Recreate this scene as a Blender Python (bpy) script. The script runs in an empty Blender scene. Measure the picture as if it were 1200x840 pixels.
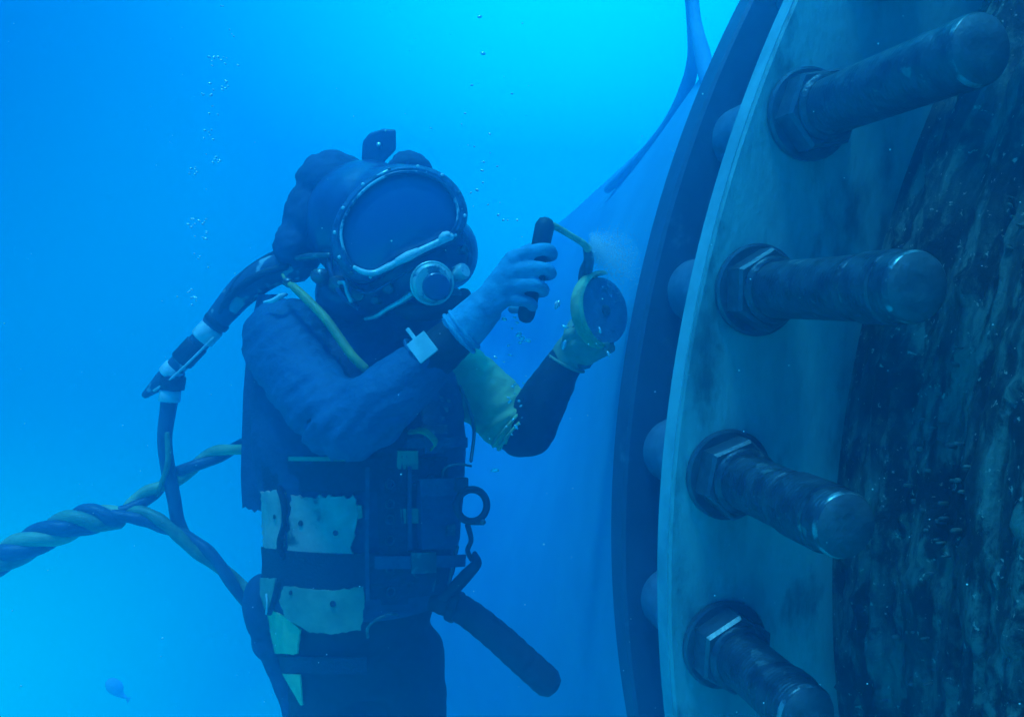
import bpy, bmesh, math, random
from mathutils import Vector, Matrix, noise

random.seed(7)
sc = bpy.context.scene
col = sc.collection

# ------------------------------------------------------------------ camera
F_PX, CX, CY = 900.0, 600.0, 420.0          # focal length in photo pixels
CAM_Z = 0.0
cam = bpy.data.cameras.new('camera')
cam.sensor_width = 36.0
cam.sensor_fit = 'HORIZONTAL'
cam.lens = 36.0 * F_PX / 1200.0
cam.clip_start = 0.02
cam.clip_end = 500.0
cam_ob = bpy.data.objects.new('camera', cam)
cam_ob.location = (0, 0, CAM_Z)
cam_ob.rotation_euler = (math.radians(90), 0, 0)
col.objects.link(cam_ob)
sc.camera = cam_ob

# ------------------------------------------------------------------ world: open sea water
SUN_EL, SUN_AZ = 72.0, 205.0                 # high overhead; azimuth from +Y towards +X
se, sa = math.radians(SUN_EL), math.radians(SUN_AZ)
SUN_DIR = Vector((math.sin(sa) * math.cos(se), math.cos(sa) * math.cos(se), math.sin(se)))
ge, ga = math.radians(16), math.radians(6)  # where the lit surface glows through the water
GLOW_DIR = Vector((math.sin(ga) * math.cos(ge), math.cos(ga) * math.cos(ge), math.sin(ge)))
world = bpy.data.worlds.new('World')
sc.world = world
world.use_nodes = True
wn, wl = world.node_tree.nodes, world.node_tree.links
wn.clear()
w_out = wn.new('ShaderNodeOutputWorld')
w_bg = wn.new('ShaderNodeBackground')
w_tc = wn.new('ShaderNodeTexCoord')
w_sep = wn.new('ShaderNodeSeparateXYZ')
wl.new(w_tc.outputs['Generated'], w_sep.inputs[0])
w_map = wn.new('ShaderNodeMapRange')
w_map.inputs['From Min'].default_value = -1
w_map.inputs['From Max'].default_value = 1
wl.new(w_sep.outputs['Z'], w_map.inputs['Value'])
w_ramp = wn.new('ShaderNodeValToRGB')
WATER = [(0.0, (0.0, 0.8, 1.0)), (0.33, (0.0, 1.28, 1.3)), (0.5, (0.0, 0.38, 0.70)),
         (0.72, (0.0, 0.03, 0.25)), (0.86, (0.0, 0.35, 0.7)), (1.0, (0.0, 1.7, 2.3))]
el = w_ramp.color_ramp.elements
el[0].position, el[0].color = WATER[0][0], WATER[0][1] + (1,)
el[1].position, el[1].color = WATER[-1][0], WATER[-1][1] + (1,)
for p, c in WATER[1:-1]:
    e = el.new(p); e.color = c + (1,)
w_ramp.color_ramp.interpolation = 'EASE'
wl.new(w_map.outputs[0], w_ramp.inputs[0])
w_dot = wn.new('ShaderNodeVectorMath'); w_dot.operation = 'DOT_PRODUCT'
w_nrm = wn.new('ShaderNodeVectorMath'); w_nrm.operation = 'NORMALIZE'
wl.new(w_tc.outputs['Generated'], w_nrm.inputs[0])
wl.new(w_nrm.outputs[0], w_dot.inputs[0])
w_dot.inputs[1].default_value = GLOW_DIR
w_max = wn.new('ShaderNodeMath'); w_max.operation = 'MAXIMUM'; w_max.inputs[1].default_value = 0
wl.new(w_dot.outputs['Value'], w_max.inputs[0])
w_pow = wn.new('ShaderNodeMath'); w_pow.operation = 'POWER'; w_pow.inputs[1].default_value = 11.0
wl.new(w_max.outputs[0], w_pow.inputs[0])
w_glow = wn.new('ShaderNodeMix'); w_glow.data_type = 'RGBA'; w_glow.blend_type = 'ADD'
w_glow.clamp_factor = False
w_glow.inputs['B'].default_value = (0.0, 3.1, 2.6, 1)
wl.new(w_pow.outputs[0], w_glow.inputs['Factor'])
wl.new(w_ramp.outputs[0], w_glow.inputs['A'])
wl.new(w_glow.outputs['Result'], w_bg.inputs['Color'])
w_bg.inputs['Strength'].default_value = 1.0
wl.new(w_bg.outputs[0], w_out.inputs['Surface'])

# ------------------------------------------------------------------ sun, filtered by the water above
sun = bpy.data.lights.new('sun', 'SUN')
sun.energy = 4.4
sun.angle = math.radians(9)
sun.color = (0.09, 0.70, 1.0)
sun_ob = bpy.data.objects.new('sun', sun)
sun_ob.rotation_euler = SUN_DIR.to_track_quat('Z', 'Y').to_euler()
sun_ob.location = SUN_DIR * 20
col.objects.link(sun_ob)

vs = sc.view_settings
sc.display_settings.display_device = 'sRGB'
vs.view_transform = 'Standard'; vs.look = 'None'; vs.gamma = 1.0; vs.exposure = 0.12
vs.use_curve_mapping = False
sc.cycles.use_denoising = True
sc.cycles.volume_bounces = 2
sc.cycles.max_bounces = 6
sc.cycles.transparent_max_bounces = 8
sc.cycles.sample_clamp_indirect = 4.0

# ------------------------------------------------------------------ helpers
WM = {}                                      # world matrix of everything linked


def P(px, py, d):
    """a point d metres in front of the camera on the sight line of photo pixel (px, py)"""
    return Vector(((px - CX) / F_PX * d, d, CAM_Z - (py - CY) / F_PX * d))


def mpx(n, d):
    return n * d / F_PX


def link(ob, parent=None, m=None):
    m = m or Matrix.Identity(4)
    col.objects.link(ob)
    if parent is not None:
        ob.parent = parent
        ob.matrix_parent_inverse = WM[parent.name].inverted()
    ob.matrix_basis = m
    WM[ob.name] = m
    return ob


def tag(o, label=None, cat=None, group=None, kind=None):
    if label: o['label'] = label
    if cat: o['category'] = cat
    if group: o['group'] = group
    if kind: o['kind'] = kind
    return o


def thing(name, loc, label, cat, group=None):
    e = bpy.data.objects.new(name, None)
    e.empty_display_size = 0.1
    link(e, None, Matrix.Translation(loc))
    return tag(e, label, cat, group)


def mesh_obj(name, verts, faces, mat, parent=None, m=None, smooth=True, mats=None):
    me = bpy.data.meshes.new(name)
    me.from_pydata([tuple(v) for v in verts], [], faces)
    me.update()
    bm = bmesh.new(); bm.from_mesh(me)
    bmesh.ops.recalc_face_normals(bm, faces=bm.faces)
    bm.to_mesh(me); bm.free()
    if smooth:
        for p in me.polygons: p.use_smooth = True
    me.materials.append(mat)
    return link(bpy.data.objects.new(name, me), parent, m)


def sharp(ob, deg=35):
    """flat look across hard edges"""
    me = ob.data
    me.set_sharp_from_angle(angle=math.radians(deg))
    return ob


def catmull(pts, n=8, closed=False):
    pts = [Vector(p) for p in pts]
    out = []
    L = len(pts)
    rng = range(L if closed else L - 1)
    for i in rng:
        if closed:
            p0, p1, p2, p3 = pts[(i - 1) % L], pts[i], pts[(i + 1) % L], pts[(i + 2) % L]
        else:
            p1, p2 = pts[i], pts[i + 1]
            p0 = pts[i - 1] if i else p1 * 2 - p2
            p3 = pts[i + 2] if i + 2 < L else p2 * 2 - p1
        for k in range(n):
            t = k / n
            out.append(0.5 * ((2 * p1) + (p2 - p0) * t + (2 * p0 - 5 * p1 + 4 * p2 - p3) * t * t
                              + (3 * p1 - p0 - 3 * p2 + p3) * t ** 3))
    if not closed: out.append(pts[-1])
    return out


def lerp_list(v, n):
    """resample a list of numbers to n values"""
    out = []
    for i in range(n):
        t = i / (n - 1) * (len(v) - 1)
        k = min(int(t), len(v) - 2)
        out.append(v[k] + (v[k + 1] - v[k]) * (t - k))
    return out


def frames(path):
    """parallel-transport frames along a path"""
    T = []
    for i in range(len(path)):
        a = path[max(i - 1, 0)]; b = path[min(i + 1, len(path) - 1)]
        T.append((b - a).normalized())
    n = T[0].orthogonal().normalized()
    out = []
    for i, t in enumerate(T):
        n = (n - t * n.dot(t)).normalized()
        out.append((t, n, t.cross(n)))
    return out


def tube_data(path, radii, seg=12, closed=False, cap=True, flat=1.0):
    V, Fc = [], []
    fr = frames(path)
    n = len(path)
    if not hasattr(radii, '__len__'): radii = [radii] * n
    elif len(radii) != n: radii = lerp_list(list(radii), n)
    for p, (t, a, b), r in zip(path, fr, radii):
        for k in range(seg):
            th = 2 * math.pi * k / seg
            V.append(p + (a * math.cos(th) + b * math.sin(th) * flat) * r)
    m = n if closed else n - 1
    for i in range(m):
        j = (i + 1) % n
        for k in range(seg):
            k2 = (k + 1) % seg
            Fc.append((i * seg + k, i * seg + k2, j * seg + k2, j * seg + k))
    if cap and not closed:
        for i, sgn in ((0, -1), (n - 1, 1)):
            r = radii[i]; t = fr[i][0]
            base = [i * seg + k for k in range(seg)]
            prev = base
            for q in (0.5, 0.85):
                ring = []
                for k in range(seg):
                    c0 = path[i]
                    ring.append(len(V))
                    V.append(c0 + (V[base[k]] - c0) * math.cos(q * math.pi / 2) + t * sgn * r * 0.7 * math.sin(q * math.pi / 2))
                for k in range(seg):
                    k2 = (k + 1) % seg
                    Fc.append((prev[k], prev[k2], ring[k2], ring[k]))
                prev = ring
            Fc.append(tuple(prev))
    return V, Fc


def tube(name, path, radii, mat, parent=None, seg=12, closed=False, smooth_n=8, flat=1.0):
    pts = catmull(path, smooth_n, closed) if smooth_n else [Vector(p) for p in path]
    V, Fc = tube_data(pts, radii, seg, closed, flat=flat)
    return mesh_obj(name, V, Fc, mat, parent)


def join(parts):
    V, Fc = [], []
    for v, f in parts:
        o = len(V)
        V += list(v)
        Fc += [tuple(i + o for i in q) for q in f]
    return V, Fc


def basis(origin, zdir, up=Vector((0, 0, 1))):
    z = Vector(zdir).normalized()
    x = up.cross(z)
    if x.length < 1e-4: x = Vector((1, 0, 0))
    x.normalize()
    y = z.cross(x)
    m = Matrix((x, y, z)).transposed().to_4x4()
    m.translation = origin
    return m


def lathe_data(profile, seg=32, cap_start=True, cap_end=True):
    """profile: list of (r, z)"""
    V, Fc = [], []
    for r, z in profile:
        for k in range(seg):
            th = 2 * math.pi * k / seg
            V.append(Vector((r * math.cos(th), r * math.sin(th), z)))
    for i in range(len(profile) - 1):
        for k in range(seg):
            k2 = (k + 1) % seg
            Fc.append((i * seg + k, i * seg + k2, (i + 1) * seg + k2, (i + 1) * seg + k))
    if cap_start: Fc.append(tuple(range(seg))[::-1])
    if cap_end: Fc.append(tuple(range((len(profile) - 1) * seg, len(profile) * seg)))
    return V, Fc


def lathe(name, profile, m, mat, parent=None, seg=32, deg=35):
    V, Fc = lathe_data(profile, seg)
    return sharp(mesh_obj(name, V, Fc, mat, parent, m), deg)


def blob(name, prims, mat, parent=None, voxel=0.007, smooth_iter=6, wrinkle=None, decimate=None):
    """one continuous surface grown over balls, ellipsoids and tapered limbs"""
    bm = bmesh.new()
    for p in prims:
        if p[0] == 'ball':
            _, c, r = p
            m = Matrix.Translation(c) @ Matrix.Diagonal((r, r, r, 1))
            bmesh.ops.create_icosphere(bm, subdivisions=3, radius=1, matrix=m)
        elif p[0] == 'ell':
            _, c, rad, rot = p
            m = Matrix.Translation(c) @ rot.to_4x4() @ Matrix.Diagonal((rad[0], rad[1], rad[2], 1))
            bmesh.ops.create_icosphere(bm, subdivisions=4, radius=1, matrix=m)
        elif p[0] == 'limb':
            _, pts, rad = p
            V, Fc = tube_data(catmull(pts, 6), rad, 16)
            vs_ = [bm.verts.new(v) for v in V]
            for f in Fc: bm.faces.new([vs_[i] for i in f])
        elif p[0] == 'data':
            vs_ = [bm.verts.new(v) for v in p[1][0]]
            for f in p[1][1]: bm.faces.new([vs_[i] for i in f])
    bmesh.ops.recalc_face_normals(bm, faces=bm.faces)
    me = bpy.data.meshes.new(name)
    bm.to_mesh(me); bm.free()
    tmp = bpy.data.objects.new('tmp', me)
    col.objects.link(tmp)
    md = tmp.modifiers.new('r', 'REMESH'); md.mode = 'VOXEL'; md.voxel_size = voxel
    if smooth_iter:
        ms = tmp.modifiers.new('s', 'SMOOTH'); ms.factor = 0.5; ms.iterations = smooth_iter
    bpy.context.view_layer.update()
    dg = bpy.context.evaluated_depsgraph_get()
    out = bpy.data.meshes.new_from_object(tmp.evaluated_get(dg))
    bpy.data.objects.remove(tmp); bpy.data.meshes.remove(me)
    out.name = name
    if wrinkle:
        nrm = [v.normal.copy() for v in out.vertices]
        for v, n in zip(out.vertices, nrm):
            v.co += n * wrinkle(v.co)
    for p in out.polygons: p.use_smooth = True
    out.materials.clear(); out.materials.append(mat)
    return link(bpy.data.objects.new(name, out), parent)


def box_data(c, half, rot=Matrix.Identity(3), bevel=0.0):
    bm = bmesh.new()
    bmesh.ops.create_cube(bm, size=2, matrix=Matrix.Diagonal((half[0], half[1], half[2], 1)))
    if bevel: bmesh.ops.bevel(bm, geom=list(bm.edges), offset=bevel, segments=2, affect='EDGES', profile=0.6)
    bm.verts.index_update()
    V = [Vector(c) + rot @ v.co for v in bm.verts]
    Fc = [tuple(v.index for v in f.verts) for f in bm.faces]
    bm.free()
    return V, Fc


# ------------------------------------------------------------------ materials
def mat(name, c1, rough=0.6, metal=0.0, c2=None, scale=8.0, stretch=(1, 1, 1), lo=0.35, hi=0.65,
        bump=0.0, bscale=40.0, c3=None, scale3=3.0, lo3=0.5, hi3=0.62, spec=0.5, coat=0.0, detail=6.0, rough2=None):
    m = bpy.data.materials.new(name)
    m.use_nodes = True
    N, L = m.node_tree.nodes, m.node_tree.links
    b = N['Principled BSDF']
    b.inputs['Base Color'].default_value = (*c1, 1)
    b.inputs['Roughness'].default_value = rough
    b.inputs['Metallic'].default_value = metal
    b.inputs['Specular IOR Level'].default_value = spec
    b.inputs['Coat Weight'].default_value = coat
    tc = N.new('ShaderNodeTexCoord')
    mp = N.new('ShaderNodeMapping'); mp.inputs['Scale'].default_value = stretch
    L.new(tc.outputs['Object'], mp.inputs[0])

    def noise_fac(s, a, c):
        t = N.new('ShaderNodeTexNoise'); t.inputs['Scale'].default_value = s
        t.inputs['Detail'].default_value = detail; t.inputs['Roughness'].default_value = 0.62
        L.new(mp.outputs[0], t.inputs['Vector'])
        r = N.new('ShaderNodeMapRange'); r.interpolation_type = 'SMOOTHSTEP'
        r.inputs['From Min'].default_value = a; r.inputs['From Max'].default_value = c
        L.new(t.outputs['Fac'], r.inputs['Value'])
        return r.outputs[0]
    cur = None
    if c2 is not None:
        f = noise_fac(scale, lo, hi)
        mx = N.new('ShaderNodeMix'); mx.data_type = 'RGBA'
        mx.inputs['A'].default_value = (*c1, 1); mx.inputs['B'].default_value = (*c2, 1)
        L.new(f, mx.inputs['Factor'])
        cur = mx.outputs['Result']
        if rough2 is not None:
            rr = N.new('ShaderNodeMapRange'); rr.inputs['To Min'].default_value = rough; rr.inputs['To Max'].default_value = rough2
            L.new(f, rr.inputs['Value']); L.new(rr.outputs[0], b.inputs['Roughness'])
    if c3 is not None:
        f = noise_fac(scale3, lo3, hi3)
        mx = N.new('ShaderNodeMix'); mx.data_type = 'RGBA'
        if cur is not None: L.new(cur, mx.inputs['A'])
        else: mx.inputs['A'].default_value = (*c1, 1)
        mx.inputs['B'].default_value = (*c3, 1)
        L.new(f, mx.inputs['Factor'])
        cur = mx.outputs['Result']
    if cur is not None: L.new(cur, b.inputs['Base Color'])
    if bump:
        t = N.new('ShaderNodeTexNoise'); t.inputs['Scale'].default_value = bscale; t.inputs['Detail'].default_value = 5
        L.new(mp.outputs[0], t.inputs['Vector'])
        bp = N.new('ShaderNodeBump'); bp.inputs['Strength'].default_value = bump; bp.inputs['Distance'].default_value = 0.01
        L.new(t.outputs['Fac'], bp.inputs['Height'])
        L.new(bp.outputs[0], b.inputs['Normal'])
    return m


M = {
    'suit': mat('black_neoprene', (0.010, 0.012, 0.016), 0.75, c2=(0.022, 0.025, 0.03), scale=5, bump=0.25, bscale=30),
    'sleeve': mat('navy_sleeve_fabric', (0.012, 0.10, 0.19), 0.7, c2=(0.016, 0.13, 0.24), scale=6, bump=0.5, bscale=70),
    'glove': mat('pale_work_glove', (0.08, 0.46, 0.62), 0.75, c2=(0.05, 0.28, 0.42), scale=14, bump=0.4, bscale=60),
    'green_sleeve': mat('yellow_green_sleeve', (0.62, 0.70, 0.30), 0.7, c2=(0.40, 0.46, 0.22), scale=10, bump=0.3, bscale=30),
    'vest': mat('black_harness_fabric', (0.024, 0.062, 0.12), 0.8, c2=(0.034, 0.085, 0.16), scale=9, bump=0.4, bscale=70),
    'webbing': mat('black_webbing', (0.014, 0.026, 0.048), 0.7, bump=0.5, bscale=180),
    'tan': mat('worn_tan_belt', (0.95, 0.55, 0.42), 0.7, c2=(0.74, 0.40, 0.32), scale=18, bump=0.2, bscale=60,
               c3=(0.10, 0.11, 0.11), scale3=14, lo3=0.58, hi3=0.70),
    'sage': mat('worn_green_belt', (0.36, 0.42, 0.26), 0.7, c2=(0.22, 0.30, 0.2), scale=16, bump=0.2, bscale=60),
    'lime': mat('lime_patch', (0.60, 0.78, 0.34), 0.6, c2=(0.45, 0.62, 0.28), scale=20, bump=0.15),
    'shell': mat('dark_helmet_shell', (0.055, 0.10, 0.21), 0.32, c2=(0.035, 0.065, 0.14), scale=9, bump=0.12, bscale=30, coat=0.4),
    'hood': mat('black_hood_neoprene', (0.028, 0.055, 0.11), 0.8, c2=(0.045, 0.085, 0.16), scale=8, bump=0.5, bscale=25),
    'chrome': mat('worn_brass', (0.85, 0.85, 0.75), 0.32, metal=0.55, c2=(0.6, 0.6, 0.5), scale=40, rough2=0.45),
    'bezel': mat('scuffed_bezel', (0.16, 0.16, 0.16), 0.35, metal=0.6, c2=(0.34, 0.33, 0.30), scale=70, lo=0.5, hi=0.65),
    'visor': mat('dark_face_plate', (0.045, 0.11, 0.24), 0.2, spec=0.9, coat=0.5),
    'reg': mat('regulator_cover', (0.60, 0.66, 0.60), 0.3, metal=0.35, c2=(0.14, 0.2, 0.26), scale=46, lo=0.5, hi=0.62),
    'rubber': mat('black_rubber', (0.022, 0.023, 0.026), 0.6, c2=(0.045, 0.046, 0.05), scale=12, bump=0.15, bscale=40),
    'yellow': mat('yellow_hose', (0.50, 0.48, 0.12), 0.5, c2=(0.30, 0.32, 0.12), scale=30, bump=0.1),
    'tape': mat('taped_hose', (0.06, 0.10, 0.15), 0.6, c2=(0.50, 0.56, 0.55), scale=17, lo=0.56, hi=0.62, bump=0.2, bscale=60, detail=2),
    'white': mat('white_tape', (0.86, 0.88, 0.84), 0.5, c2=(0.66, 0.7, 0.66), scale=30, bump=0.1),
    'rope_green': mat('green_hose_strand', (0.24, 0.38, 0.18), 0.45, c2=(0.12, 0.2, 0.12), scale=14, bump=0.2, bscale=80),
    'rope_blue': mat('dark_hose_strand', (0.04, 0.075, 0.13), 0.45, c2=(0.08, 0.12, 0.17), scale=14, bump=0.2, bscale=80),
    'rope_yellow': mat('pale_yellow_strand', (0.62, 0.68, 0.30), 0.45, c2=(0.34, 0.42, 0.2), scale=14, bump=0.2, bscale=80),
    'plate': mat('painted_flange_face', (0.28, 0.54, 0.50), 0.55, c2=(0.17, 0.33, 0.32), scale=2.6, stretch=(1.5, 1.5, 0.6), lo=0.40, hi=0.62,
                 c3=(0.05, 0.10, 0.105), scale3=7.5, lo3=0.52, hi3=0.72, bump=0.25, bscale=45),
    'rim': mat('pale_flange_rim', (0.38, 0.62, 0.60), 0.45, c2=(0.24, 0.42, 0.42), scale=8, bump=0.1, bscale=40),  # rim colour paler than the flange face
    'plate2': mat('dark_counter_flange', (0.08, 0.12, 0.18), 0.55, c2=(0.055, 0.085, 0.135), scale=5, c3=(0.15, 0.2, 0.26),
                  scale3=9, lo3=0.60, hi3=0.70, bump=0.15, bscale=30),
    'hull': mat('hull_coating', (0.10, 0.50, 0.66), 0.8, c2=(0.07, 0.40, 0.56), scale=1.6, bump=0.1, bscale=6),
    'steel': mat('greased_steel_stud', (0.05, 0.065, 0.08), 0.30, metal=0.55, c2=(0.10, 0.125, 0.14), scale=26, bump=0.35,
                 bscale=70, c3=(0.22, 0.25, 0.24), scale3=30, lo3=0.60, hi3=0.66, rough2=0.55),
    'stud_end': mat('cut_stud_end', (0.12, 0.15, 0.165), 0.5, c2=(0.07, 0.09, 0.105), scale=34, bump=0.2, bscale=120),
    'nut': mat('dark_hex_nut', (0.06, 0.08, 0.095), 0.34, metal=0.4, c2=(0.11, 0.14, 0.155), scale=30, bump=0.12, bscale=80),
    'sleeve_steel': mat('grey_spacer_sleeve', (0.17, 0.25, 0.32), 0.4, c2=(0.10, 0.16, 0.22), scale=20, bump=0.1, bscale=60),
    'disc': mat('abrasive_disc', (0.08, 0.18, 0.26), 0.7, c2=(0.11, 0.24, 0.34), scale=40, bump=0.2, bscale=150),
    'frame': mat('frame_paint_glints', (0.10, 0.16, 0.26), 0.35, metal=0.2, c2=(0.045, 0.075, 0.14), scale=34, lo=0.45, hi=0.6, c3=(0.5, 0.55, 0.55), scale3=60, lo3=0.66, hi3=0.72, bump=0.15, bscale=80),  # pale specks are glints painted into the frame colour
    'lip': mat('pale_lip_metal', (0.90, 0.92, 0.86), 0.28, metal=0.1, c2=(0.62, 0.68, 0.62), scale=50),
    'strop': mat('blue_strop', (0.08, 0.40, 0.58), 0.8, c2=(0.06, 0.34, 0.5), scale=14, bump=0.3),
    'rimglint': mat('seal_glints', (0.06, 0.10, 0.18), 0.3, c2=(0.75, 0.8, 0.76), scale=16, lo=0.50, hi=0.60),  # pale patches paint glints along the seal
    'edge': mat('steel_edge_highlight', (0.07, 0.09, 0.105), 0.35, metal=0.4, c2=(0.34, 0.40, 0.40), scale=34, lo=0.46, hi=0.60),  # pale colour stands in for the light on the stud chamfer
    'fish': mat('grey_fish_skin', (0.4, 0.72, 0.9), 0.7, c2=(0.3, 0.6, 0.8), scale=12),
    'tool': mat('grey_tool_casing', (0.10, 0.10, 0.10), 0.5, metal=0.3, c2=(0.2, 0.2, 0.18), scale=30),
    'guard': mat('yellow_guard', (0.75, 0.78, 0.34), 0.45, c2=(0.42, 0.46, 0.2), scale=26, bump=0.2, bscale=60),
    'print': mat('faded_print', (0.22, 0.23, 0.22), 0.7),
}

# barrel: streaks of fouling that run round the pipe (coordinates s along the axis, angle round it)
def growth_material():
    m = bpy.data.materials.new('fouled_barrel')
    m.use_nodes = True
    N, L = m.node_tree.nodes, m.node_tree.links
    b = N['Principled BSDF']
    b.inputs['Roughness'].default_value = 0.75
    at = N.new('ShaderNodeUVMap')
    def nz(scale, sx, sy, det, ro=0.6):
        mp = N.new('ShaderNodeMapping'); mp.inputs['Scale'].default_value = (sx, sy, 1)
        L.new(at.outputs[0], mp.inputs[0])
        t = N.new('ShaderNodeTexNoise'); t.inputs['Scale'].default_value = scale
        t.inputs['Detail'].default_value = det; t.inputs['Roughness'].default_value = ro
        L.new(mp.outputs[0], t.inputs['Vector'])
        return t.outputs['Fac']
    def rng(v, a, c):
        r = N.new('ShaderNodeMapRange'); r.interpolation_type = 'SMOOTHSTEP'
        r.inputs['From Min'].default_value = a; r.inputs['From Max'].default_value = c
        L.new(v, r.inputs['Value']); return r.outputs[0]
    def mix(f, A, B):
        x = N.new('ShaderNodeMix'); x.data_type = 'RGBA'
        for k, v in (('A', A), ('B', B)):
            if isinstance(v, tuple): x.inputs[k].default_value = (*v, 1)
            else: L.new(v, x.inputs[k])
        L.new(f, x.inputs['Factor']); return x.outputs['Result']
    streak = rng(nz(1.0, 46, 5.0, 9, 0.68), 0.40, 0.60)
    blot = rng(nz(1.0, 24, 9.0, 10, 0.78), 0.43, 0.55)
    speck = rng(nz(1.0, 120, 80, 4), 0.62, 0.68)
    c = mix(streak, (0.04, 0.05, 0.045), (0.19, 0.25, 0.20))
    c = mix(blot, (0.010, 0.013, 0.015), c)
    c = mix(speck, c, (0.45, 0.50, 0.42))
    L.new(c, b.inputs['Base Color'])
    bp = N.new('ShaderNodeBump'); bp.inputs['Strength'].default_value = 0.9; bp.inputs['Distance'].default_value = 0.008
    L.new(nz(1.0, 70, 40, 9, 0.7), bp.inputs['Height'])
    L.new(bp.outputs[0], b.inputs['Normal'])
    return m
M['growth'] = growth_material()
def add_thread(m):
    N, L = m.node_tree.nodes, m.node_tree.links
    b = N['Principled BSDF']
    tc = N.new('ShaderNodeTexCoord')
    wv = N.new('ShaderNodeTexWave'); wv.bands_direction = 'Z'; wv.inputs['Scale'].default_value = 52.0
    wv.inputs['Distortion'].default_value = 0.4; wv.inputs['Detail'].default_value = 2
    L.new(tc.outputs['Object'], wv.inputs['Vector'])
    bp = N.new('ShaderNodeBump'); bp.inputs['Strength'].default_value = 0.13; bp.inputs['Distance'].default_value = 0.003
    L.new(wv.outputs['Fac'], bp.inputs['Height'])
    old = b.inputs['Normal'].links[0].from_socket
    L.new(old, bp.inputs['Normal'])
    L.new(bp.outputs[0], b.inputs['Normal'])
add_thread(M['steel'])

def bubble_material():
    m = bpy.data.materials.new('air_bubble')
    m.use_nodes = True
    b = m.node_tree.nodes['Principled BSDF']
    b.inputs['Base Color'].default_value = (0.97, 0.97, 0.97, 1)
    b.inputs['Metallic'].default_value = 0.6
    b.inputs['Roughness'].default_value = 0.25
    return m
M['bubble'] = bubble_material()

# ------------------------------------------------------------------ pipe joint: axis frame
AX = P(385, 350, 1.0).normalized()                        # pipe axis, away from the camera
AU = AX.cross(Vector((0, 0, 1))).normalized()
AV = AU.cross(AX)
P0 = P(885, 340, 1.15)
C0 = P0 + AU * 1.85 - AV * 0.38                            # centre of the near flange face
R_OUT, R_BARREL, R_BOLT = 1.975, 1.715, 1.888


def pipe(s, th, r):
    return C0 + AX * s + (AU * math.cos(th) + AV * math.sin(th)) * r


# angles round the pipe: fine where the camera is near, coarse at the back
def angle_list(fine0=118, fine1=242, step=1.0, coarse=6.0):
    out = []
    a = fine0
    while a < fine1 - 1e-6:
        out.append(a); a += step
    while a < fine0 + 360 - 1e-6:
        out.append(a); a += coarse
    return [math.radians(x) for x in out]


def ring_solid(name, profile, mat_, parent, angs, deg=30):
    """profile: closed list of (s, r) swept round the pipe axis"""
    V, Fc = [], []
    n = len(profile)
    for a in angs:
        for s, r in profile: V.append(pipe(s, a, r))
    A = len(angs)
    for i in range(A):
        j = (i + 1) % A
        for k in range(n):
            k2 = (k + 1) % n
            Fc.append((i * n + k, i * n + k2, j * n + k2, j * n + k))
    return sharp(mesh_obj(name, V, Fc, mat_, parent), deg)


near = thing('pipe_flange', C0, 'huge near flange of a fouled pipe with long studs, filling the right side', 'flange')
angs = angle_list()
plate = ring_solid('flange_plate', [(0, R_BARREL - 0.02), (0, R_OUT - 0.004), (0.004, R_OUT - 0.0005), (0.040, R_OUT - 0.0005), (0.040, R_BARREL - 0.02)],
                   M['plate'], near, angs)
rim = ring_solid('rim_band', [(0.0042, R_OUT - 0.002), (0.0042, R_OUT + 0.0015), (0.0395, R_OUT + 0.0015), (0.0395, R_OUT - 0.002)], M['rim'], near, angs)

# barrel with raised circumferential bands and lumpy growth
random.seed(3)
def barrel():
    A = angle_list(126, 234, 0.55, 6.0)
    S = [-1.9, -1.6, -1.3, -1.1]
    s = -0.95
    while s < -0.0001: S.append(s); s += 0.0085
    S.append(0.0)
    bands = []
    s = -2.0
    while s < 0:
        w = random.uniform(0.02, 0.055); bands.append((s, s + w, random.uniform(-0.012, 0.016))); s += w
    def prof(s):
        if s > -0.035: return -0.020
        if s > -0.075: return -0.006
        for a, b, h in bands:
            if a <= s < b:
                e = min(s - a, b - s)
                return h * min(1.0, e / 0.006)
        return 0
    V, uv = [], []
    for a in A:
        for s in S:
            q = Vector((s * 22, a * 9, 0)); q2 = Vector((s * 70, a * 60, 5))
            d = prof(s + 0.006 * noise.noise(Vector((a * 14, s * 3, 9)))) + 0.011 * noise.noise(q) + 0.006 * noise.noise(q2)
            d += 0.035 * max(0, noise.noise(Vector((s * 55, a * 75, 2))) - 0.28) + 0.02 * max(0, noise.noise(Vector((s * 30, a * 30, 4))) - 0.2)
            if s > -0.03: d = prof(s)
            V.append(pipe(s, a, R_BARREL + d)); uv.append((s, a * R_BARREL))
    n = len(S); Fc = []
    for i in range(len(A)):
        j = (i + 1) % len(A)
        for k in range(n - 1):
            Fc.append((i * n + k, i * n + k + 1, j * n + k + 1, j * n + k))
    ob = mesh_obj('pipe_barrel', V, Fc, M['growth'], near)
    lay = ob.data.uv_layers.new(name='UVMap')
    for lp in ob.data.loops: lay.data[lp.index].uv = uv[lp.vertex_index]
    return ob
barrel()
random.seed(17)
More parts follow.
